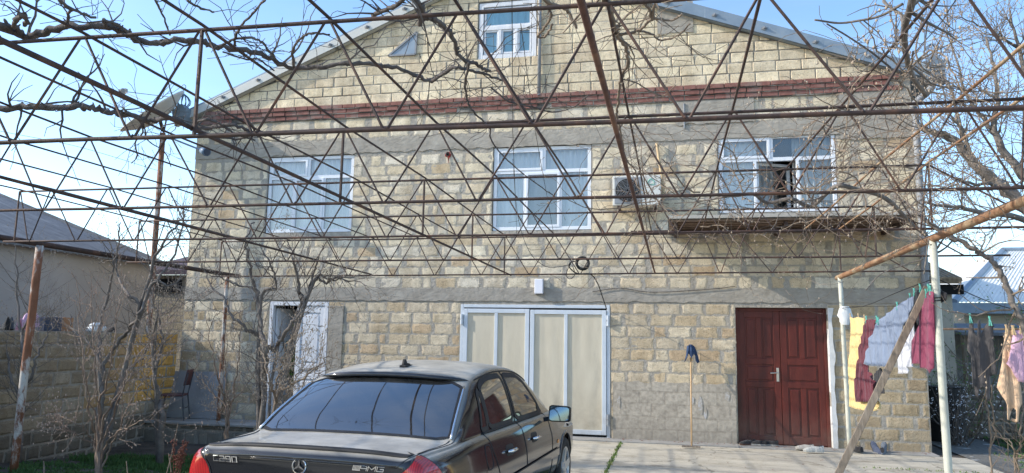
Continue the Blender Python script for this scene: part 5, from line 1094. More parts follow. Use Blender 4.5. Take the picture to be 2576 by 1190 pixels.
def line_mesh(P, pj, rr, closed=False, sides=5, step=.04, m=None):
    Q = []; n = len(P)
    for i in range(n if closed else n - 1):
        a, c = Vector(P[i]), Vector(P[(i + 1) % n]); k = max(1, int((c - a).length / step)); Q += [a.lerp(c, j / k) for j in range(k)]
    Q.append(Vector(P[0]) if closed else Vector(P[-1])); V = [pj(q.x, q.y) for q in Q]; V = [v for v in V if v is not None]; m = m or MB(); m.tube(V, rr, sides); return m
def ribbon(P, pj, w, m=None, step=.03):
    m = m or MB(); n = len(P); cx, cy = sum(p[0] for p in P) / n, sum(p[1] for p in P) / n; Q = []
    for i in range(n):
        a, c = Vector(P[i]), Vector(P[(i + 1) % n]); k = max(1, int((c - a).length / step)); nn = Vector((c - a).yx) if False else Vector(((c - a).y, -(c - a).x)).normalized()
        if nn.dot(Vector((a.x - cx, a.y - cy))) < 0: nn = -nn
        Q += [(a.lerp(c, j / k), nn) for j in range(k)]
    R1, R2 = [], []
    for q, nn in Q + Q[:1]:
        a, c = pj(*(q - nn * w)), pj(*(q + nn * w))
        if a is not None and c is not None: R1.append(tuple(a)); R2.append(tuple(c))
    m.grid([R1, R2]); return m
def B(mb, name, mat, par, smooth=True, **k): return mb.build(name, M[mat], par, smooth=smooth, local=True, **k)
rg = B(patch_mesh(RG, proj_top(.002)), 'rear_window', 'carglass', car); B(ribbon(RG, proj_top(.004), .013), 'window_seal', 'blacktrim', rg)
B(line_mesh([(.705, .67), (.678, .82), (.640, 1.02), (.608, 1.18)], proj_top(.006), .008), 'chrome_trim', 'chrome', rg); B(line_mesh([(-.705, .67), (-.678, .82), (-.640, 1.02), (-.608, 1.18)], proj_top(.006), .009), 'chrome_trim', 'chrome', rg)
wg = B(patch_mesh(WG, proj_top(.002)), 'windscreen', 'carglass_clear', car); B(ribbon(WG, proj_top(.004), .022), 'window_seal', 'blacktrim', wg)
# roof lip over the rear glass
m = MB(); rows = []
for i in range(31):
    x = lerp(-.605, .605, i / 30); c = proj_top(.002)(x, 1.30); e = 1 - (abs(x) / .605) ** 6; rows.append([c, c + Vector((0, -.055 * e, .020 * e)), c + Vector((0, -.135 * e, -.012 * e)), c + Vector((0, -.128 * e, -.028 * e)), c + Vector((0, -.02, -.02))])
m.grid(rows); B(m, 'roof_spoiler', 'paint', car)
# side glass, doors, mouldings
for s in (1, -1):
    for nm, gm in (('rear_quarter', 'carglass'), ('rear_door', 'carglass'), ('front_door', 'carglass_clear')):
        w_ = B(patch_mesh(SWR[nm], proj_side(s, .002)), 'side_window', gm, car); B(ribbon(SWR[nm], proj_side(s, .004), .020), 'window_seal', 'blacktrim', w_)
    m = MB(); pj = proj_side(s, .0005)
    line_mesh([(2.045, 1.32), (2.07, .92), (2.075, .55), (2.06, .30), (3.00, .29), (3.04, .60), (3.03, .90)], pj, .0045, m=m); line_mesh([(2.06, .30), (1.42, .30), (1.36, .45), (1.30, .62), (1.20, .80), (1.17, .93)], pj, .0045, m=m)
    B(m, 'door_gap', 'blacktrim', car)
    m = ribbon([(1.30, .505), (3.32, .485), (3.32, .56), (1.30, .58)], proj_side(s, .010), .001); m = patch_mesh([(1.33, .51), (3.30, .49), (3.30, .555), (1.33, .575)], proj_side(s, .012)); B(m, 'side_moulding', 'paint', car)
    B(line_mesh([(1.33, .580), (2.0, .573), (3.30, .56)], proj_side(s, .012), .005), 'moulding_edge', 'blacktrim', car)
    B(line_mesh([(1.18, .925), (2.0, .915), (3.0, .905)], proj_side(s, .004), .008), 'belt_strip', 'blacktrim', car)
    for t0 in (1.52, 2.30):
        c = proj_side(s, 0)(t0 + .09, .755); h = MB(); h.tube([c + Vector((s * .010, -.10, .005)), c + Vector((s * .032, -.07, .008)), c + Vector((s * .034, .06, .004)), c + Vector((s * .010, .09, 0))], [.010, .014, .014, .010], 8); dh = B(h, 'door_handle', 'chrome', car)
        B(patch_mesh(rnd([(t0 - .02, .725), (t0 + .19, .720), (t0 + .19, .80), (t0 - .02, .805)]), proj_side(s, .0015)), 'handle_recess', 'blacktrim', dh)
    # mirror
    m = MB(); mc = Vector((s * .945, 2.78, .925)); m.prism([mc + Vector((s * x, 0, z)) for x, z in rnd([(-.080, -.072), (.128, -.070), (.132, .070), (-.07, .078)], 2, .1)], (0, .02, 0))
    rows = [[mc + Vector((s * x * k, .02 + .10 * (1 - k), z * k)) for x, z in rnd([(-.080, -.072), (.128, -.070), (.132, .070), (-.07, .078)], 2, .1)] for k in (1, .95, .8, .5, .05)]; rows = [q + q[:1] for q in rows]; m.grid(rows)
    m.bar(mc + Vector((-s * .13, .06, -.06)), mc + Vector((-s * .03, .05, -.04)), .05, .04); mo = B(m, 'wing_mirror', 'paint', car, smooth=False)
    g_ = MB(); g_.add([mc + Vector((s * x * .86, -.003, z * .84)) for x, z in rnd([(-.080, -.072), (.128, -.070), (.132, .070), (-.07, .078)], 2, .1)], [tuple(range(16))]); B(g_, 'mirror_glass', 'mirrorglass', mo, smooth=False)
    # wing mirror sail and side lamp
    B(patch_mesh([(2.86, .925), (3.02, .915), (2.88, 1.03)], proj_side(s, .006)), 'mirror_sail', 'blacktrim', mo)
    B(patch_mesh(rnd([(3.24, .60), (3.32, .60), (3.32, .635), (3.24, .635)]), proj_side(s, .004), .02), 'side_lamp', 'amber', car)
    # tail lamps wrap the corner
    d0 = Vector((s * .72, -.70, 0)).normalized(); sx = Vector((d0.y * -s, d0.x * s, 0)) if False else Vector((s * .70, .72, 0)).normalized(); o0 = Vector((s * .755, .11, 0))
    def pl(u, z, o0=o0, sx=sx, d0=d0, off=.006):
        h_ = hit(o0 + sx * u + d0 * 1.2 + Vector((0, 0, z)), -d0); return None if h_[0] is None else h_[0] + h_[1] * off
    OUT = rnd([(-.165, .62), (-.140, .82), (-.035, .912), (.025, .908), (.13, .83), (.21, .68), (.215, .60), (.0, .59)], 2, .2)
    tl = B(patch_mesh(OUT, pl, .022), 'tail_lamp', 'redlens', car)
    B(ribbon(OUT, lambda u, z: pl(u, z, off=.004), .006, step=.02), 'lamp_seal', 'blacktrim', tl)
    B(patch_mesh([(-.155, .605), (.19, .605), (.195, .635), (-.158, .635)], lambda u, z: pl(u, z, off=.009), .02), 'reversing_lamp', 'lampwhite', tl)
    # fuel flap outline and arch lips
    for a, b_, R_ in WA:
        B(line_mesh([(a + (R_ + .004) * math.cos(q), b_ + (R_ + .004) * math.sin(q)) for q in [i * .16 - .05 for i in range(21)]], proj_side(s, .0), .012, sides=6), 'wheel_arch_lip', 'paint', car)
        w0 = MB(); w0.lathe([(R_, 0), (R_ * .98, -.28), (.0, -.3)], (s * .80, a, b_), (s, 0, 0), 26); B(w0, 'arch_lining', 'blacktrim', car, smooth=False)
B(line_mesh(rnd([(1.02, .70), (1.16, .70), (1.16, .86), (1.02, .86)], 2, .2), proj_side(1, .0), .004, True, step=.02), 'fuel_flap', 'blacktrim', car)
def wheel(s, t):
    w_ = MB(); c = (s * .845, t, .305); w_.lathe([(.205, -.19), (.29, -.19), (.305, -.16), (.307, -.03), (.292, 0), (.21, .002), (.205, -.02)], c, (s, 0, 0), 36); o = B(w_, 'wheel', 'tyre', car)
    w_ = MB(); w_.lathe([(.207, -.02), (.212, .002), (.195, .0), (.185, -.05), (.05, -.03), (.045, .0), (0, .002)], c, (s, 0, 0), 30)
    for k in range(5): a = k * 1.2566 + .3; u, v = Vector((0, math.cos(a), math.sin(a))), Vector((0, -math.sin(a), math.cos(a))); cc = Vector(c); w_.prism([cc + u * .04 - v * .045 + Vector((s * -.028, 0, 0)), cc + u * .19 - v * .03 + Vector((s * -.012, 0, 0)), cc + u * .19 + v * .03 + Vector((s * -.012, 0, 0)), cc + u * .04 + v * .045 + Vector((s * -.028, 0, 0))], (s * .022, 0, 0))
    B(w_, 'rim', 'rim', o, smooth=False)
for s in (1, -1):
    for t in (.985, 3.665): wheel(s, t)
# tail: spoiler edge, seams, badges, handle strip, bumper
m = MB(); rows = []
for i in range(41):
    x = lerp(-.665, .665, i / 40); c = proj_top(.001)(x, .135 + .02 * (x / .66) ** 2); e = 1 - .6 * abs(x / .665) ** 5; rows.append([c + Vector((0, .05, -.001)), c + Vector((0, 0, .010 * e)), c + Vector((0, -.052, .016 * e)), c + Vector((0, -.072, .006 * e)), c + Vector((0, -.060, -.018)), c + Vector((0, -.02, -.016))])
m.grid(rows); B(m, 'boot_lip_spoiler', 'blacktrim', car)
m = MB()
for s in (1, -1): line_mesh([(s * .700, .66), (s * .690, .40), (s * .675, .2)], proj_top(.0005), .004, m=m); line_mesh([(s * .655, .86), (s * .60, .60), (s * .585, .50)], proj_rear(.0005), .004, m=m)
B(m, 'boot_gap', 'blacktrim', car)
m = MB(); rows = []
for i in range(33):
    x = lerp(-.42, .42, i / 32); c = proj_rear(.0)(x, .742); e = 1 - abs(x / .42) ** 8; rows.append([c + Vector((0, 0, .016 * e)), c + Vector((0, -.022 * e, .012 * e)), c + Vector((0, -.026 * e, -.010 * e)), c + Vector((0, 0, -.016 * e))])
m.grid(rows); B(m, 'boot_handle_strip', 'chrome', car)
m = MB(); rows = []
for i in range(41):
    a = lerp(-1, 1, i / 40); x = .80 * a; yb = .10 - .10 * (1 - abs(a) ** 4) + (.35 if abs(a) > .999 else 0); rows.append([(x, yb + .08, .62), (x, yb - .02, .60), (x, yb - .045, .52), (x, yb - .03, .34), (x, yb + .05, .24), (x, yb + .2, .22)])
m.grid(rows); B(m, 'rear_bumper', 'paint', car)
m = MB(); m.box(-.26, .26, .0, .015, .60, .70); B(m, 'plate_recess', 'blacktrim', car, smooth=False)
sc_ = proj_rear(.008)(0, .835); m = MB(); R_ = .043
m.tube([sc_ + Vector((R_ * math.cos(a), 0, R_ * math.sin(a))) for a in [i * 2 * math.pi / 36 for i in range(37)]], .0048, 6, caps=False)
for k in range(3):
    a = math.pi / 2 + k * 2.0944; p = sc_ + Vector((R_ * math.cos(a), 0, R_ * math.sin(a))); v = Vector((-math.sin(a), 0, math.cos(a))) * .0062; m.prism([sc_ + v, sc_ - v, p - v * .25, p + v * .25], (0, -.005, 0))
B(m, 'star_emblem', 'chrome', car, smooth=False)
def letters(strokes, c, w, h, gap, th, mat, name, slant=0):
    m = MB(); x = 0
    for ch in strokes:
        cw = ch.get('w', 1) * w
        for ln in ch['s']:
            for a, b_ in zip(ln[:-1], ln[1:]):
                p, q = [c + Vector((x + u * cw + slant * v * h, 0, v * h)) for u, v in (a, b_)]; d = (q - p).normalized() * th * .5; m.bar(p - d, q + d, .006, th, up=(0, 0, 1) if abs((q - p).x) > 1e-4 else (1, 0, 0))
        x += cw + gap
    for i, v in enumerate(m.v):
        q = proj_rear(.004)(v[0], v[2]); m.v[i] = (v[0], (q.y if q is not None else v[1]) + (v[1] - c.y), v[2])
    return B(m, name, mat, car, smooth=False)
G = {'C': {'s': [[(1, 1), (0, 1), (0, 0), (1, 0)]]}, '2': {'s': [[(0, 1), (1, 1), (1, .5), (0, .5), (0, 0), (1, 0)]]}, '9': {'s': [[(0, 0), (1, 0), (1, 1), (0, 1), (0, .5), (1, .5)]]}, '0': {'s': [[(0, 0), (0, 1), (1, 1), (1, 0), (0, 0)]]},
     'A': {'s': [[(0, 1), (.85, 1), (1, .8), (1, 0)], [(0, .45), (1, .45)], [(0, 1), (0, .45)]], 'w': 1.1}, 'M': {'s': [[(0, 0), (0, 1), (.5, .3), (1, 1), (1, 0)]], 'w': 1.35}, 'G': {'s': [[(1, 1), (0, 1), (0, 0), (1, 0), (1, .5), (.5, .5)]], 'w': 1.15}}
c0 = proj_rear(.004)(-.585, .832); letters([G[q] for q in 'C290'], c0, .031, .031, .013, .0056, 'chrome', 'model_badge')
c0 = proj_rear(.004)(.345, .835); m = MB()
letters([{'s': [[(i * .22 + .02, 0), (i * .22 + .02, 1)] for i in range(6)] + [[(0, 1), (1.2, 1)], [(0, 0), (1.2, 0)]], 'w': 1.1}, G['A'], G['M'], G['G']], c0, .034, .026, .010, .0048, 'chrome', 'tuner_badge', .35)
# aerial fin on the roof
ac_ = proj_top(.0)(.02, 1.47); m = MB(); m.prism([ac_ + Vector((-.014, q[0], q[1])) for q in ((-.045, -.004), (.085, -.006), (.07, .02), (.01, .028), (-.012, .056), (-.032, .055), (-.045, .02))], (.028, 0, 0)); m.box(ac_.x - .03, ac_.x + .03, ac_.y - .05, ac_.y + .09, ac_.z - .01, ac_.z + .012); B(m, 'roof_aerial', 'blacktrim', car, smooth=False, bevel=.008)
B(line_mesh([(.615, 1.38), (.605, 1.9), (.607, 2.5), (.63, 2.8)], proj_top(.001), .006), 'roof_gutter', 'blacktrim', car); B(line_mesh([(-.615, 1.38), (-.605, 1.9), (-.607, 2.5), (-.63, 2.8)], proj_top(.001), .006), 'roof_gutter', 'blacktrim', car)
# inside
m = MB(); m.box(-.70, .70, .7, 3.5, .30, .34); m.box(-.68, .68, .62, 1.15, .86, .90); B(m, 'cabin_floor', 'seat', car, smooth=False)
m = MB(); m.box(-.66, .66, 1.12, 1.28, .40, .95); m.box(-.66, .66, 1.2, 1.7, .36, .52)
for x in (-.36, .36): m.box(x - .12, x + .12, 1.10, 1.20, .96, 1.10)
B(m, 'rear_seat', 'seat', car, smooth=False, bevel=.03)
for x in (-.37, .37):
    m = MB(); m.box(x - .25, x + .25, 1.98, 2.12, .45, 1.0); m.box(x - .25, x + .25, 2.05, 2.55, .36, .52); m.box(x - .12, x + .12, 2.0, 2.1, 1.02, 1.17); B(m, 'front_seat', 'seat', car, smooth=False, bevel=.03)
m = MB(); m.box(-.70, .70, 2.95, 3.45, .60, .88); B(m, 'dashboard', 'seat', car, smooth=False, bevel=.04)
m = MB(); q = Vector((-.37, 2.82, .86)); m.tube([q + Vector((.18 * math.cos(a), .06 * math.sin(a), .17 * math.sin(a))) for a in [i * .2618 for i in range(25)]], .014, 6); m.bar(q - Vector((.18, 0, 0)), q + Vector((.18, 0, 0)), .05, .03); B(m, 'steering_wheel', 'seat', car)
# ------------------------------------------------------------------ vines, shrubs and bare trees
def grow(mb, p, d, ln, r0, lev, r, curl=.35, up=.05, seg=.09, kids=(3, 5), spread=.8, bud=None, budr=.008, shrink=.55, buden=.5, minr=.0016, tint=None):
    n = max(3, int(ln / seg)); st = ln / n; pts = [Vector(p)]; d = Vector(d).normalized(); ds = []
    for i in range(n):
        d = (d + Vector((r.gauss(0, curl), r.gauss(0, curl), r.gauss(0, curl) + up)) * .5).normalized(); pts.append(pts[-1] + d * st); ds.append(d.copy())
    rs = [max(minr, r0 * (1 - .75 * i / n)) for i in range(n + 1)]
    mb.tube(pts, rs, 5 if r0 > .008 else 4, caps=False)
    if bud is not None:
        for i in range(1, n + 1):
            if rs[i] < .0055 and r.random() < buden: bud.blob(pts[i] + Vector((r.uniform(-.006, .006), r.uniform(-.006, .006), r.uniform(-.003, .006))), budr * r.uniform(.6, 1.3), sq=(.8, .8, 1.3))
    if lev > 0:
        for _ in range(r.randint(*kids)):
            i = r.randint(max(1, n // 5), n - 1); a = ds[i].orthogonal().normalized(); a.rotate(Matrix.Rotation(r.uniform(0, 6.28), 3, ds[i])); dd = (ds[i] + a * spread * r.uniform(.6, 1.4)).normalized()
            grow(mb, pts[i], dd, ln * shrink * r.uniform(.6, 1.25), max(minr, rs[i] * .62), lev - 1, r, curl, up, seg * .85, kids, spread, bud, budr, shrink, buden, minr)
def limb(mb, pts, r0, r1, r, kidn=8, klen=.6, lev=1, bud=None, n=5, wob=.10, sides=8, curl=.35, up=.1, kr=.35, kids=(2, 4), spread=.9, budr=.008, buden=.5, jit=0, t0=.15, seg=.09):
    P = catmull(pts, n); m = len(P)
    if jit: P = [p + Vector((r.gauss(0, jit), r.gauss(0, jit), r.gauss(0, jit))) for p in P]
    rs = [lerp(r0, r1, (i / (m - 1))) for i in range(m)]; mb.tube(P, rs, sides, wob=wob, rng=r)
    for _ in range(kidn):
        i = min(m - 2, int(lerp(t0, 1, r.random()) * (m - 1))); d = (P[i + 1] - P[max(0, i - 1)]).normalized(); a = d.orthogonal().normalized(); a.rotate(Matrix.Rotation(r.uniform(0, 6.28), 3, d)); dd = d * .55 + a * spread
        grow(mb, P[i], dd, klen * r.uniform(.4, 1.2), max(.003, min(rs[i] * .55, .012 + rs[i] * kr * .3)), lev, r, curl, up, seg, kids, spread, bud, budr, buden=buden)
    return P
def vine(label, pieces, mat, loc, group='grapevines over the pergola', sd=1, twmat=None):
    t = thing('grapevine', loc, label, 'grapevine', group); r = random.Random(sd); a, c, bd = MB(), MB(), MB()
    for k in pieces:
        pts, r0, r1 = k[0], k[1], k[2]; o = k[3] if len(k) > 3 else {}
        P = catmull(pts, 6); P = [p + Vector((r.gauss(0, r0 * .25), r.gauss(0, r0 * .25), r.gauss(0, r0 * .3))) for p in P]; m = len(P); rs = [lerp(r0, r1, i / (m - 1)) * r.uniform(.86, 1.14) for i in range(m)]
        a.tube(P, rs, 8, wob=.16, rng=r)
        for _ in range(o.get('knots', int(m * .3))):    # spurs and stubs
            i = r.randint(1, m - 2); q = P[i]; d = Vector((r.gauss(0, 1), r.gauss(0, 1), r.uniform(-.4, 1.2))).normalized(); a.tube([q, q + d * rs[i] * 1.6, q + d * rs[i] * r.uniform(1.8, 3.2)], [rs[i] * .55, rs[i] * .42, rs[i] * .2], 5)
        for _ in range(o.get('tw', 5)):
            i = r.randint(1, m - 2); d = Vector((r.gauss(0, .8), r.gauss(0, .8), r.gauss(o.get('updir', .25), .6)))
            grow(c, P[i], d, r.uniform(.25, o.get('tl', .75)), min(rs[i] * .45, .010), o.get('lev', 1), r, .5, o.get('up', .02), .07, (1, 3), .9, bd if o.get('bud') else None)
    a.build('stem', M[mat], t, smooth=True, fixn=False)
    if c.v: c.build('shoots', M[twmat or mat], t, smooth=False, fixn=False)
    if bd.v: bd.build('buds', M['bud'], t, fixn=False)
    return t
ZV = 3.27
def zz(pts, Z=ZV): return [atz(x, y, Z) for x, y in pts]
vine('thick dark grapevine trunk sweeping across the top left of the pergola', [
    (zz([(-120, 66), (0, 62), (40, 84), (75, 92), (110, 84), (165, 70), (265, 68), (310, 80), (350, 103), (400, 106), (450, 100), (500, 104), (550, 117), (647, 135), (700, 158), (747, 171), (847, 162), (927, 160), (1000, 172), (1060, 195), (1087, 206)]), .0205, .011, {'tw': 12, 'tl': .5, 'lev': 1, 'updir': .6, 'up': .15}),
    (zz([(55, 85), (35, 62), (52, 40), (66, 44), (60, 66)]), .0140, .0105, {'tw': 3, 'tl': .3}), (zz([(165, 70), (172, 40), (178, 18)]), .0098, .0060, {'tw': 4, 'tl': .3}), (zz([(270, 70), (262, 52), (300, 66), (330, 92)]), .0112, .0075, {'tw': 3, 'tl': .3}),
    (zz([(590, 120), (592, 92), (612, 60), (640, 30), (660, 6), (690, -20)]), .0077, .0045, {'tw': 6, 'tl': .45}), (zz([(550, 117), (600, 96), (650, 100), (672, 122), (700, 156)]), .0070, .0060, {'tw': 4, 'tl': .3}),
    (zz([(560, 130), (620, 150), (650, 148), (690, 178)]), .0056, .0045, {'tw': 5, 'tl': .3}), (zz([(740, 168), (737, 130), (752, 100), (782, 84), (830, 88)]), .0091, .0052, {'tw': 5, 'tl': .3}),
    (zz([(470, 2), (500, 18), (540, 32)]), .0070, .0045, {'tw': 4, 'tl': .3}), (zz([(150, 0), (175, 20), (240, 48)]), .0091, .0067, {'tw': 5, 'tl': .3}), (zz([(390, 0), (410, 40), (428, 88)]), .0056, .0045, {'tw': 4, 'tl': .4}),
    ], 'bark_vine', atz(265, 68, ZV), sd=3)
vine('dark grapevine stem running level through the left bays of the pergola', [
    (zz([(-120, 275), (0, 271), (80, 270), (150, 270), (200, 268), (240, 272), (280, 287), (330, 292), (380, 302), (425, 296), (455, 304), (480, 320), (530, 322), (600, 316), (650, 340), (700, 335)], 3.2), .023, .012, {'tw': 18, 'tl': .55, 'lev': 1}),
    (zz([(350, 300), (360, 330), (340, 360), (345, 395), (330, 410)], 3.2), .0070, .0045, {'tw': 8, 'tl': .4}), (zz([(360, 300), (370, 350), (400, 372), (420, 392), (430, 420)], 3.2), .0062, .0037, {'tw': 5, 'tl': .3}),
    (zz([(480, 318), (520, 300), (560, 316), (600, 340), (640, 352)], 3.2), .0098, .0075, {'tw': 10, 'tl': .4}), (zz([(470, 340), (540, 342), (600, 350), (640, 330), (620, 300)], 3.2), .0112, .0075, {'tw': 10, 'tl': .4}), (zz([(300, 230), (345, 260), (380, 290)], 3.2), .0042, .0037, {'tw': 6, 'tl': .4})], 'bark_vine', atz(240, 272, 3.2), sd=4)
vine('knotty dark grapevine in front of the left gable verge', [
    (zz([(1010, -30), (1045, 0), (1060, 28), (1055, 60), (1072, 46), (1100, 52), (1130, 80), (1145, 110), (1150, 130), (1170, 150), (1210, 170), (1235, 178)], 3.25), .0154, .0090, {'tw': 12, 'tl': .5, 'lev': 1}),
    (zz([(940, 40), (985, 18), (1010, 4), (1020, -20)], 3.3), .0125, .0105, {'tw': 5, 'tl': .3}), (zz([(1085, 205), (1140, 172), (1180, 178), (1230, 190), (1270, 205)], 3.25), .0112, .0060, {'tw': 14, 'tl': .45}),
    (zz([(1180, 160), (1170, 210), (1175, 250), (1190, 280), (1230, 320), (1235, 350), (1262, 388), (1320, 440), (1382, 485), (1405, 500)], 3.15), .0070, .0052, {'tw': 10, 'tl': .5, 'updir': -.1}), (zz([(1235, 220), (1280, 255), (1340, 268), (1390, 282), (1440, 270), (1480, 240)], 3.15), .0062, .0037, {'tw': 14, 'tl': .5})], 'bark_vine', atz(1055, 60, 3.25), sd=5)
vine('grapevine stem hanging down beside the thick rusty rail in the middle', [
    (zz([(1500, -30), (1530, 10), (1545, 60), (1556, 92), (1574, 120), (1580, 158), (1568, 185), (1560, 215), (1556, 255), (1550, 285)], 3.22), .0140, .0082, {'tw': 10, 'tl': .4}),
    (zz([(1550, 285), (1560, 330), (1575, 400), (1598, 430), (1608, 470), (1616, 520), (1622, 545), (1640, 640)], 3.05), .0070, .0045, {'tw': 12, 'tl': .5, 'updir': -.2, 'lev': 1}),
    (zz([(1548, 88), (1590, 82), (1620, 66), (1640, 48), (1690, 52), (1716, 36)], 3.2), .0084, .0045, {'tw': 8, 'tl': .4}), (zz([(1640, 48), (1632, 22), (1612, -4)], 3.2), .0084, .0052, {'tw': 4, 'tl': .3}), (zz([(1640, 48), (1648, 10), (1660, -20)], 3.2), .0084, .0060, {'tw': 4, 'tl': .3}), (zz([(1610, 78), (1640, 86), (1666, 102), (1710, 86), (1735, 60)], 3.2), .0062, .0037, {'tw': 4, 'tl': .3}),
    (zz([(1570, 200), (1600, 208), (1640, 232), (1670, 240), (1700, 214)], 3.2), .0049, .0030, {'tw': 4, 'tl': .3}),
    (zz([(1350, -20), (1380, 6), (1420, 20), (1440, 50), (1452, 72)], 3.3), .0098, .0075, {'tw': 5, 'tl': .3}), (zz([(1376, 10), (1386, 40), (1370, 70), (1352, 90), (1372, 92), (1390, 60)], 3.3), .0077, .0060, {'tw': 3, 'tl': .2})], 'bark_tan', atz(1556, 92, 3.22), sd=6)
# the tangle on the right: canes creeping to and fro over the bars
r = random.Random(77)
def tangle(label, regs, n, mat, sd, loc, src=None):
    t = thing('grapevine', loc, label, 'grapevine', 'grapevines over the pergola'); r = random.Random(sd); a, c, bd = MB(), MB(), MB()
    for k in (src or []): limb(a, k[0], k[1], k[2], r, 6, .5, 1, bd, curl=.5, up=0)
    for _ in range(n):
        x0, x1, y0, y1, za, zb = r.choice(regs); p = atz(r.uniform(x0, x1), r.uniform(y0, y1), r.uniform(za, zb)); an = r.uniform(0, 6.28)
        grow(c, p, Vector((math.cos(an), .6 * math.sin(an), r.uniform(-.25, .2))), r.uniform(.45, 1.25), r.uniform(.003, .006), 1, r, .62, -.01, .06, (2, 4), .9, bd, .007, .5, .22)
    if a.v: a.build('stem', M['bark_grey'], t, smooth=True, fixn=False)
    c.build('shoots', M[mat], t, fixn=False); bd.build('buds', M['bud'], t, fixn=False)
ZR_ = 2.9
tangle('pale tangle of grapevine canes under the right window', [(2020, 2330, 480, 620, 2.6, 2.85), (1780, 2050, 440, 560, 2.62, 3.0), (1640, 1800, 470, 600, 2.62, 2.9), (2080, 2330, 380, 520, 2.65, 3.0)], 62, 'bark_tan', 8, atz(2150, 540, 2.7),
       [(zz([(1810, 490), (1850, 492), (1895, 488), (1930, 510), (1990, 500), (2040, 520), (2100, 470), (2160, 478), (2230, 500), (2290, 560), (2330, 590)], 2.75), .012, .018), (zz([(1740, 510), (1800, 500), (1850, 490)], 2.8), .006, .010)])
tangle('dense tangle of grapevine canes over the right end of the brick band', [(2150, 2330, 130, 330, 3.12, 3.35), (2060, 2300, 200, 420, 3.0, 3.3), (2250, 2420, 120, 330, 3.1, 3.4), (2200, 2420, 330, 470, 2.8, 3.15)], 66, 'bark_tan', 9, atz(2250, 250, 3.2),
       [(zz([(2300, -30), (2290, 20), (2278, 60), (2275, 110), (2285, 160), (2300, 200), (2330, 240)], 3.25), .020, .014), (zz([(2050, 50), (2110, 58), (2160, 52), (2215, 40), (2270, 10)], 3.25), .005, .007), (zz([(2080, 60), (2130, 90), (2190, 130), (2240, 170)], 3.25), .004, .006)])
q0 = atz(2640, 1330, 0); vg = [Vector((2.75, 6.6, 0)), at(2600, 960, 6.55), at(2574, 820, 6.55), at(2545, 760, 6.6), at(2526, 706, 6.65), at(2500, 662, 6.7), at(2470, 640, 6.75), at(2430, 616, 6.8), at(2380, 590, 6.85), at(2330, 555, 6.9), at(2250, 490, 7.2)]
vine('grey grapevine trunk bending up from the ground to the right beam', [(vg, .025, .016, {'tw': 14, 'tl': .8, 'lev': 1, 'bud': 1}), ([at(2380, 590, 6.85), at(2350, 640, 6.9), at(2395, 590, 7), at(2230, 540, 7)], .008, .006, {'tw': 4, 'tl': .4}), ([at(2337, 600, 6.7), at(2330, 650, 6.7), at(2324, 690, 6.7)], .006, .005, {'tw': 1, 'tl': .2}), ([at(2322, 652, 6.7), at(2270, 668, 6.7), at(2215, 690, 6.7), at(2178, 730, 6.7)], .005, .0035, {'tw': 0})], 'bark_grey', (2.75, 6.6, 0), sd=12, twmat='bark_tan')
# bare fruit tree off to the right
def tree(name, loc, label, cat, limbs, mat, budmat, sd, group=None, twmat=None, **kw):
    t = thing(name, loc, label, cat, group); r = random.Random(sd); a, c, bd = MB(), MB(), MB()
    for L_ in limbs:
        pts, r0, r1 = L_[:3]; o = dict(kw); o.update(L_[3] if len(L_) > 3 else {})
        P = catmull(pts, 5); m = len(P); jj = o.pop('jit', .012); P = [P[0]] + [p + Vector((r.gauss(0, jj), r.gauss(0, jj), r.gauss(0, jj))) for p in P[1:]]; rs = [lerp(r0, r1, (i / (m - 1)) ** .8) for i in range(m)]
        a.tube(P, rs, 9, wob=.09, rng=r)
        for _ in range(o.get('kidn', 8)):
            i = min(m - 2, int(lerp(o.get('t0', .15), 1, r.random()) * (m - 1))); d = (P[i + 1] - P[max(0, i - 1)]).normalized(); e = d.orthogonal().normalized(); e.rotate(Matrix.Rotation(r.uniform(0, 6.28), 3, d)); dd = d * .6 + e * o.get('spread', .8)
            grow(c, P[i], dd, o.get('klen', .6) * r.uniform(.45, 1.25), max(.0035, min(rs[i] * .5, o.get('kr', .012))), o.get('lev', 2), r, o.get('curl', .3), o.get('up', .12), o.get('seg', .09), o.get('kids', (2, 4)), o.get('spread', .8), bd if budmat else None, o.get('budr', .009), .55, o.get('buden', .5), minr=o.get('minr', .0012))
    a.build('trunk', M[mat], t, smooth=True, fixn=False)
    if c.v: c.build('crown', M[twmat or mat], t, fixn=False)
    if bd.v: bd.build('buds', M[budmat], t, fixn=False)
    return t
yt = 11.6; A = lambda x, y, Y=yt: at(x, y, Y)
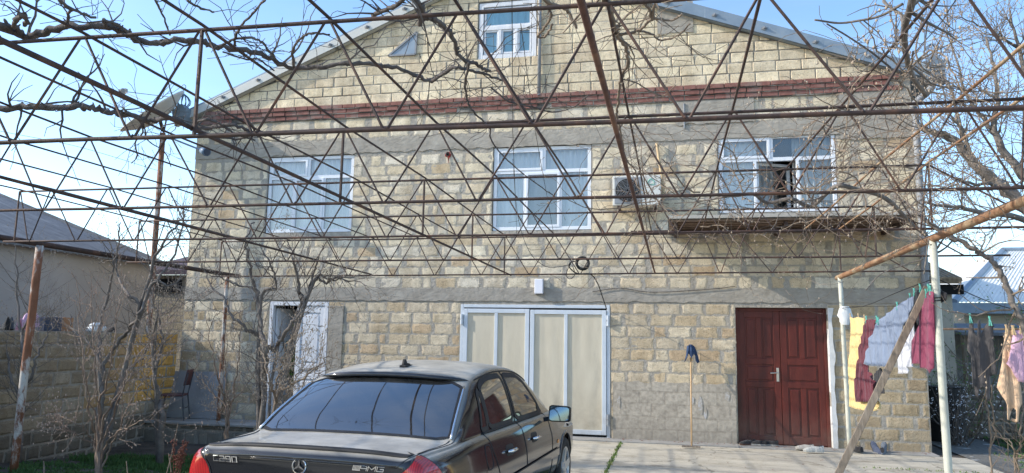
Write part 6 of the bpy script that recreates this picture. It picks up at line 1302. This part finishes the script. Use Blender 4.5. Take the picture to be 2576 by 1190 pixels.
tree('fruit_tree', (8.9, 11.8, 0), 'big bare tree with knobbly upturned twigs against the sky at the right', 'tree', [
    ([Vector((8.9, 11.8, 0)), Vector((8.85, 11.8, 1.2)), A(2700, 690, 11.8), A(2660, 600, 11.8)], .16, .13, {'kidn': 0}),
    ([A(2660, 600), A(2590, 530), A(2520, 470), A(2450, 410), A(2400, 355), A(2350, 335), A(2310, 318)], .11, .035, {'kidn': 26, 'klen': 1.0}),
    ([A(2660, 600), A(2600, 470, 11.9), A(2540, 400, 12), A(2500, 330, 12.1), A(2510, 260, 12.1), A(2500, 170, 12.1), A(2480, 90, 12.1)], .09, .012, {'kidn': 36, 'klen': 1.0}),
    ([A(2640, 585), A(2560, 545, 11.3), A(2470, 535, 11), A(2400, 520, 10.8), A(2320, 508, 10.6)], .055, .014, {'kidn': 24, 'klen': .8}),
    ([A(2660, 600, 12), A(2640, 400, 12.3), A(2600, 250, 12.5), A(2560, 120, 12.6), A(2540, 20, 12.6)], .08, .012, {'kidn': 34, 'klen': 1.0}),
    ([A(2450, 410), A(2410, 300, 11.4), A(2390, 220, 11.3), A(2340, 180, 11.3)], .03, .008, {'kidn': 24, 'klen': .75}), ([A(2520, 470), A(2440, 460, 11.2), A(2380, 440, 11.1)], .03, .008, {'kidn': 14, 'klen': .6}),
    ([A(2500, 330, 12.1), A(2440, 250, 12), A(2400, 130, 12), A(2380, 60, 12)], .03, .007, {'kidn': 26, 'klen': .8}), ([A(2560, 120, 12.6), A(2480, 70, 12.4), A(2400, 40, 12.3)], .025, .007, {'kidn': 16, 'klen': .7})],
    'bark_grey', 'bud', 41, twmat='bark_grey', curl=.34, up=.16, kr=.011, lev=2, kids=(2, 3), spread=.85, budr=.011, buden=.4, minr=.0024)
# garden at the left
def g2(x, y, Y): return at(x, y, Y)
def stems(base, tops, Y, dy=.25, r=None):
    r = r or random.Random(1); out = []
    for tp_ in tops:
        P = [at(x, y, Y + dy * k * r.uniform(-1, 1)) for k, (x, y) in enumerate(tp_)]; out.append([base] + P)
    return out
def young(label, base_px, Y, tops, mat, budmat, sd, name='shrub', cat='shrub', r0=.014, r1=.004, group=None, dy=.22, z0=None, **kw):
    r = random.Random(sd); b0 = at(*base_px, Y); b0.z = gheight(b0.x, b0.y) - .02 if z0 is None else z0; L_ = []
    for tp_ in tops:
        w = tp_[1] if isinstance(tp_[1], float) else 1.0; pts = tp_[0] if isinstance(tp_[0], list) else tp_
        L_.append(([b0 + Vector((r.uniform(-.03, .03), r.uniform(-.03, .03), 0))] + [at(x, y, Y + dy * math.sin((k + 1) * 1.3 + sd) * r.uniform(.3, 1)) for k, (x, y) in enumerate(pts)], r0 * w, r1 * w))
    return tree(name, b0, label, cat, L_, mat, budmat, sd, group, **kw)
young('many stemmed budding shrub in the left foreground of the garden', (247, 1200), 7.3, [
    ([(250, 1120), (262, 1050), (300, 985), (345, 930), (395, 890)], 1.0), ([(238, 1110), (225, 1040), (212, 960), (205, 880), (200, 800), (196, 700)], .9), ([(252, 1090), (245, 1000), (238, 900), (232, 800), (228, 720)], .8), ([(255, 1130), (285, 1040), (315, 960), (350, 890), (400, 830), (450, 760)], .9),
    ([(240, 1130), (205, 1095), (170, 1075), (140, 1060)], .7), ([(262, 1125), (310, 1080), (360, 1060), (395, 1056)], .7), ([(270, 1140), (300, 1080), (330, 1000), (372, 945)], .8), ([(236, 1120), (215, 1080), (185, 1062), (150, 1048)], .6), ([(248, 1060), (268, 960), (290, 860), (300, 760), (312, 690)], .9), ([(244, 1060), (222, 1000), (215, 900), (250, 820), (290, 740)], .7)],
    'bark_red', 'budpink', 51, r0=.017, t0=.4, kidn=13, klen=.50, kr=.006, lev=1, curl=.22, up=.25, spread=.55, budr=.010, buden=.75, kids=(1, 3))
young('bare young tree left of the whitewashed post, forking low', (50, 1085), 8.6, [
    ([(52, 1030), (46, 1000), (25, 930), (10, 860), (-10, 800)], 1.4), ([(52, 1030), (60, 960), (58, 880), (48, 790), (40, 690), (36, 620)], 1.5), ([(55, 1010), (80, 940), (100, 880), (130, 830), (150, 800)], 1.2), ([(56, 860), (80, 780), (95, 700), (120, 660)], .8)],
    'bark_grey', 'bud', 52, name='fruit_tree', cat='tree', r0=.026, kidn=15, klen=.66, kr=.006, lev=2, curl=.22, up=.12, spread=.9, buden=.3, kids=(2, 3))
young('bare grey tree leaning right in the middle of the left garden', (252, 1120), 8.7, [
    ([(252, 1060), (256, 980), (262, 920), (290, 870), (322, 830), (345, 800), (362, 760), (380, 690), (390, 610), (392, 560)], 1.25), ([(256, 1000), (250, 900), (252, 830), (265, 760), (282, 690), (296, 610), (306, 560)], 1.1), ([(345, 800), (320, 740), (300, 700), (285, 640), (270, 600)], .9), ([(360, 770), (400, 700), (440, 640), (460, 560), (462, 520)], .9), ([(380, 690), (420, 600), (450, 560), (470, 520)], .8), ([(255, 940), (220, 860), (180, 830), (175, 790)], .8), ([(370, 740), (420, 720), (470, 700)], .7)],
    'bark_grey', 'bud', 53, name='fruit_tree', cat='tree', r0=.036, r1=.006, kidn=15, klen=.66, kr=.006, lev=2, curl=.24, up=.12, spread=.9, buden=.35, kids=(1, 3))
young('slim pale tree by the yellow end of the garden wall', (408, 1090), 9.6, [
    ([(405, 1040), (398, 1000), (388, 940), (382, 880), (392, 820), (400, 770)], 1.6), ([(390, 950), (400, 900), (408, 850), (395, 790), (388, 750), (384, 700)], 1.1), ([(384, 880), (360, 900), (340, 920), (325, 960)], .7), ([(385, 890), (372, 840), (376, 780)], .7), ([(392, 830), (430, 780), (460, 720)], .6)],
    'bark_grey', 'bud', 54, name='fruit_tree', cat='tree', r0=.030, r1=.006, kidn=13, klen=.6, kr=.006, lev=2, curl=.25, up=.12, buden=.4, kids=(2, 3))
young('small forked budding tree before the raised walk', (572, 1108), 9.3, [
    ([(573, 1070), (571, 1034), (560, 990), (545, 930), (530, 870), (520, 800)], 1.0), ([(573, 1070), (574, 1034), (590, 1000), (596, 930), (604, 860), (606, 780)], .9), ([(572, 1040), (568, 960), (566, 900), (572, 830)], .7), ([(576, 1034), (606, 985), (640, 940), (660, 900)], .7), ([(570, 1038), (535, 990), (500, 950), (470, 900)], .7)],
    'bark_red', 'bud', 55, name='fruit_tree', cat='tree', r0=.022, r1=.004, kidn=12, klen=.46, kr=.004, lev=2, curl=.25, up=.15, buden=.6, kids=(1, 3))
young('bigger budding tree with dark limbs in front of the open side door', (657, 1105), 8.9, [
    ([(656, 1060), (662, 980), (668, 920), (666, 877), (655, 830), (650, 767), (640, 720), (625, 655), (618, 600), (640, 560)], 1.7), ([(668, 900), (690, 880), (708, 852), (735, 810), (752, 792), (772, 742), (790, 690), (798, 655), (812, 620)], 1.25), ([(664, 870), (640, 840), (610, 820), (580, 790), (560, 750), (520, 700), (505, 660)], 1.2), ([(752, 792), (752, 730), (745, 680), (736, 650), (728, 610)], 1.1), ([(776, 740), (820, 712), (860, 696), (880, 690)], 1.0), ([(780, 735), (830, 705), (900, 710), (925, 730)], .7), ([(652, 780), (690, 720), (688, 680), (665, 640), (650, 610)], .9), ([(700, 860), (720, 900), (700, 960), (690, 1000)], .8), ([(650, 770), (600, 720), (560, 700), (520, 690)], .8)],
    'bark_grey', 'bud', 56, name='fruit_tree', cat='tree', r0=.030, r1=.006, kidn=14, klen=.62, kr=.006, lev=2, curl=.26, up=.14, buden=.55, kids=(1, 3), budr=.009)
young('thin budding sapling just behind the car', (694, 1120), 8.2, [
    ([(693, 1060), (692, 1000), (680, 960), (662, 900), (655, 860)], 1.2), ([(696, 1000), (730, 970), (770, 945), (805, 915), (835, 890)], 1.0), ([(694, 990), (706, 930), (720, 880), (735, 830)], .8), ([(770, 945), (800, 940), (840, 920)], .6), ([(735, 970), (760, 930), (775, 890)], .6)],
    'bark_tan', 'bud', 57, name='sapling', cat='tree', r0=.020, r1=.004, kidn=12, klen=.45, kr=.004, lev=2, curl=.28, up=.12, buden=.55, budr=.009, kids=(2, 3))
# other garden plants
def stick(x0, y0, x1, y1, Y, rr, label, mat='bark_tan'):
    a = at(x0, y0, Y); a.z = 0; c = at(x1, y1, Y + .05); b = MB(); b.tube(catmull([a, a.lerp(c, .5) + Vector((.01, 0, 0)), c], 4), [rr, rr, rr, rr, rr, rr, rr, rr * .8, rr * .7], 6); solo('garden_stake', b, M[mat], a, label, 'stake')
stick(418, 1190, 448, 1065, 7.8, .007, 'thin pale stick standing by the red brown dry plant'); stick(439, 1190, 424, 1140, 7.0, .006, 'short pale stake leaning left beside the grass'); stick(112, 1200, 110, 1160, 6.8, .008, 'short upright stake at the far left of the garden'); stick(325, 1200, 318, 1160, 6.9, .006, 'short stake behind the foreground shrub')
b0 = at(446, 1180, 7.0); b0.z = 0; t = thing('dry_plant', b0, 'dry red brown plant stalks beside the tail of the car', 'plant'); r = random.Random(9); a = MB(); l = MB()
for (x, y) in ((438, 1105), (468, 1108), (455, 1130), (450, 1145), (462, 1120)):
    p1 = at(x, y, 7.0 + r.uniform(-.1, .1)); P = catmull([b0 + Vector((r.uniform(-.03, .03), 0, 0)), b0.lerp(p1, .5) + Vector((r.uniform(-.02, .02), 0, 0)), p1], 6); a.tube(P, .004, 5)
    for k in range(60): q = P[-1].lerp(P[len(P) // 2], r.random() * .8); l.blob(q + Vector((r.gauss(0, .018), r.gauss(0, .018), r.gauss(0, .015))), r.uniform(.006, .012))
a.build('stalk', M['dryplant'], t, fixn=False); l.build('seed_heads', M['dryplant'], t, fixn=False)
# pot plant glimpsed in the doorway
p = at(732, 905, W + .4); t = thing('house_plant', (p.x, p.y, .3), 'green leafy plant just inside the open side door', 'plant'); l = MB(); r = random.Random(14)
for _ in range(90):
    q = p + Vector((r.gauss(0, .09), r.gauss(0, .09), r.gauss(0, .22))); d = Vector((r.gauss(0, 1), r.gauss(0, 1), r.gauss(.2, .6))).normalized() * r.uniform(.04, .09); s_ = d.orthogonal().normalized() * .025; l.add([q - d, q + s_, q + d, q - s_], [(0, 1, 2, 3)])
l.build('leaves', M['leafgreen'], t, fixn=False); b = MB(); b.tube([(p.x, p.y, .3), (p.x, p.y, p.z)], .012, 6); b.build('stem', M['bark_red'], t); b = MB(); b.lathe([(.09, 0), (.12, .22), (.10, .22)], (p.x, p.y, .3), n=14); b.build('pot', M['tile'], t)
# right hand garden
def leafy(name, label, cat, c, n, sx, sz, mat, lm, sd, lr=.03, stems_=14, h=1.2):
    t = thing(name, (c.x, c.y, 0), label, cat); r = random.Random(sd); a = MB(); l = MB()
    for _ in range(stems_):
        p = Vector((c.x, c.y, 0)) + Vector((r.gauss(0, .08), r.gauss(0, .08), 0)); grow(a, p, Vector((r.gauss(0, .5), r.gauss(0, .5), 1)), h * r.uniform(.6, 1.1), .014, 2, r, .25, .12, .1, (2, 4), .8)
    V = a.v
    for _ in range(n):
        q = Vector(V[r.randrange(len(V))]) + Vector((r.gauss(0, .04), r.gauss(0, .04), r.gauss(0, .04))); d = Vector((r.gauss(0, 1), r.gauss(0, 1), r.gauss(0, 1))).normalized() * lr * r.uniform(.6, 1.3); e = d.orthogonal().normalized() * lr * .55; l.add([q - d, q + e, q + d, q - e], [(0, 1, 2, 3)])
    a.build('stem', M[mat], t, fixn=False); l.build('blossom' if lm == 'blossom' else 'leaves', M[lm], t, fixn=False)
leafy('blossoming_shrub', 'dark shrub dotted with white blossom at the corner of the house', 'shrub', at(2405, 1040, 14.0), 420, .5, .5, 'bark_vine', 'blossom', 61, .020, 16, 1.25)
leafy('leafy_bush', 'young tree with scattered pale green leaves before the right neighbour roof', 'tree', at(2545, 900, 15.0), 700, .5, .5, 'bark_tan', 'leafgreen', 62, .030, 8, 2.6)
leafy('leafy_bush', 'low budding bush beside the cream hut', 'bush', at(2440, 900, 15.2), 500, .5, .5, 'bark_tan', 'leafgreen', 63, .026, 7, 2.0)
for sd, (bx, X, tops, lb) in enumerate((((2494, 1230), 9.0, [[(2490, 1120), (2484, 1020), (2478, 950)], [(2496, 1130), (2499, 1040), (2492, 960)]], 'pair of tall dead stalks below the tank top at the right'), ((2564, 1240), 7.6, [[(2564, 1160), (2566, 1090), (2570, 1020), (2574, 960)], [(2560, 1170), (2545, 1120), (2530, 1105)], [(2566, 1180), (2590, 1120)]], 'bare twiggy sapling at the right edge of the photograph'))):
    young(lb, bx, X, [(t_, 1.0) for t_ in tops], 'bark_tan', None, 70 + sd, name='dead_stalk' if sd == 0 else 'sapling', cat='plant', r0=.012, kidn=3 if sd == 0 else 8, klen=.25, kr=.004, lev=1, z0=0)
b = MB(); r = random.Random(44)
for _ in range(90):
    p = Vector((4.75 + r.gauss(0, .25), 9.2 + r.gauss(0, .5), .01)); a_ = r.uniform(0, 6.28); d = Vector((math.cos(a_), math.sin(a_), r.uniform(-.05, .25))) * r.uniform(.05, .16); b.tube([p, p + d], .006, 4)
tag(b.build('dead_leaves', M['handlewood'], fixn=False), label='dry stems and leaves littering the edge of the alley', cat='litter', kind='stuff')
# ------------------------------------------------------------------ sun, sky, camera
SUN_AZ, SUN_EL = rad(255), rad(29)       # clockwise from +y
w = bpy.data.worlds.new('World'); scene.world = w; w.use_nodes = True; nt = w.node_tree; nt.nodes.clear()
o = nt.nodes.new('ShaderNodeOutputWorld'); bg = nt.nodes.new('ShaderNodeBackground'); sk = nt.nodes.new('ShaderNodeTexSky'); sk.sky_type = 'NISHITA'; sk.sun_disc = False
sk.sun_elevation = SUN_EL; sk.sun_rotation = SUN_AZ; sk.air_density = 1.0; sk.dust_density = .7; sk.ozone_density = 1.6
bg.inputs[1].default_value = .14; hs = nt.nodes.new('ShaderNodeHueSaturation'); hs.inputs['Saturation'].default_value = 1.12; hs.inputs['Value'].default_value = 2.45; nt.links.new(sk.outputs[0], hs.inputs['Color']); tcw = nt.nodes.new('ShaderNodeTexCoord'); mpw = nt.nodes.new('ShaderNodeMapping'); mpw.inputs['Scale'].default_value = (1.2, 1.2, 4.5); nw = nt.nodes.new('ShaderNodeTexNoise'); nw.inputs['Scale'].default_value = 1.7; nw.inputs['Detail'].default_value = 8; nw.inputs['Roughness'].default_value = .55; nt.links.new(tcw.outputs['Generated'], mpw.inputs[0]); nt.links.new(mpw.outputs[0], nw.inputs['Vector'])
rw = ramp(nt, nw.outputs[0], [(.45, (0, 0, 0)), (.8, (.22, .22, .22))]); nt.links.new(mixc(nt, rw.outputs[0], hs.outputs[0], (7.5, 7.8, 8.2)), bg.inputs[0]); nt.links.new(bg.outputs[0], o.inputs[0])
sd_ = Vector((math.sin(SUN_AZ) * math.cos(SUN_EL), math.cos(SUN_AZ) * math.cos(SUN_EL), math.sin(SUN_EL)))
sl = bpy.data.lights.new('sun', 'SUN'); sl.energy = 5.0; sl.angle = rad(.55); sl.color = (1, .93, .82); so = bpy.data.objects.new('sun', sl); COL.objects.link(so); so.rotation_euler = sd_.to_track_quat('Z', 'Y').to_euler(); so.location = (-10, -10, 20)
cd = bpy.data.cameras.new('camera'); cam = bpy.data.objects.new('camera', cd); COL.objects.link(cam); scene.camera = cam
cd.sensor_width = 36; cd.sensor_fit = 'HORIZONTAL'; cd.lens = 36 * FPX / 2576; cd.clip_start = .05; cd.clip_end = 2000
mw = Matrix(((RT[0], UP[0], -FW[0], 0), (RT[1], UP[1], -FW[1], 0), (RT[2], UP[2], -FW[2], EYE), (0, 0, 0, 1))); cam.matrix_world = mw
scene.view_settings.view_transform = 'Standard'; scene.view_settings.look = 'None'; scene.view_settings.exposure = 0; scene.view_settings.gamma = 1
scene.cycles.max_bounces = 8; scene.cycles.transparent_max_bounces = 16
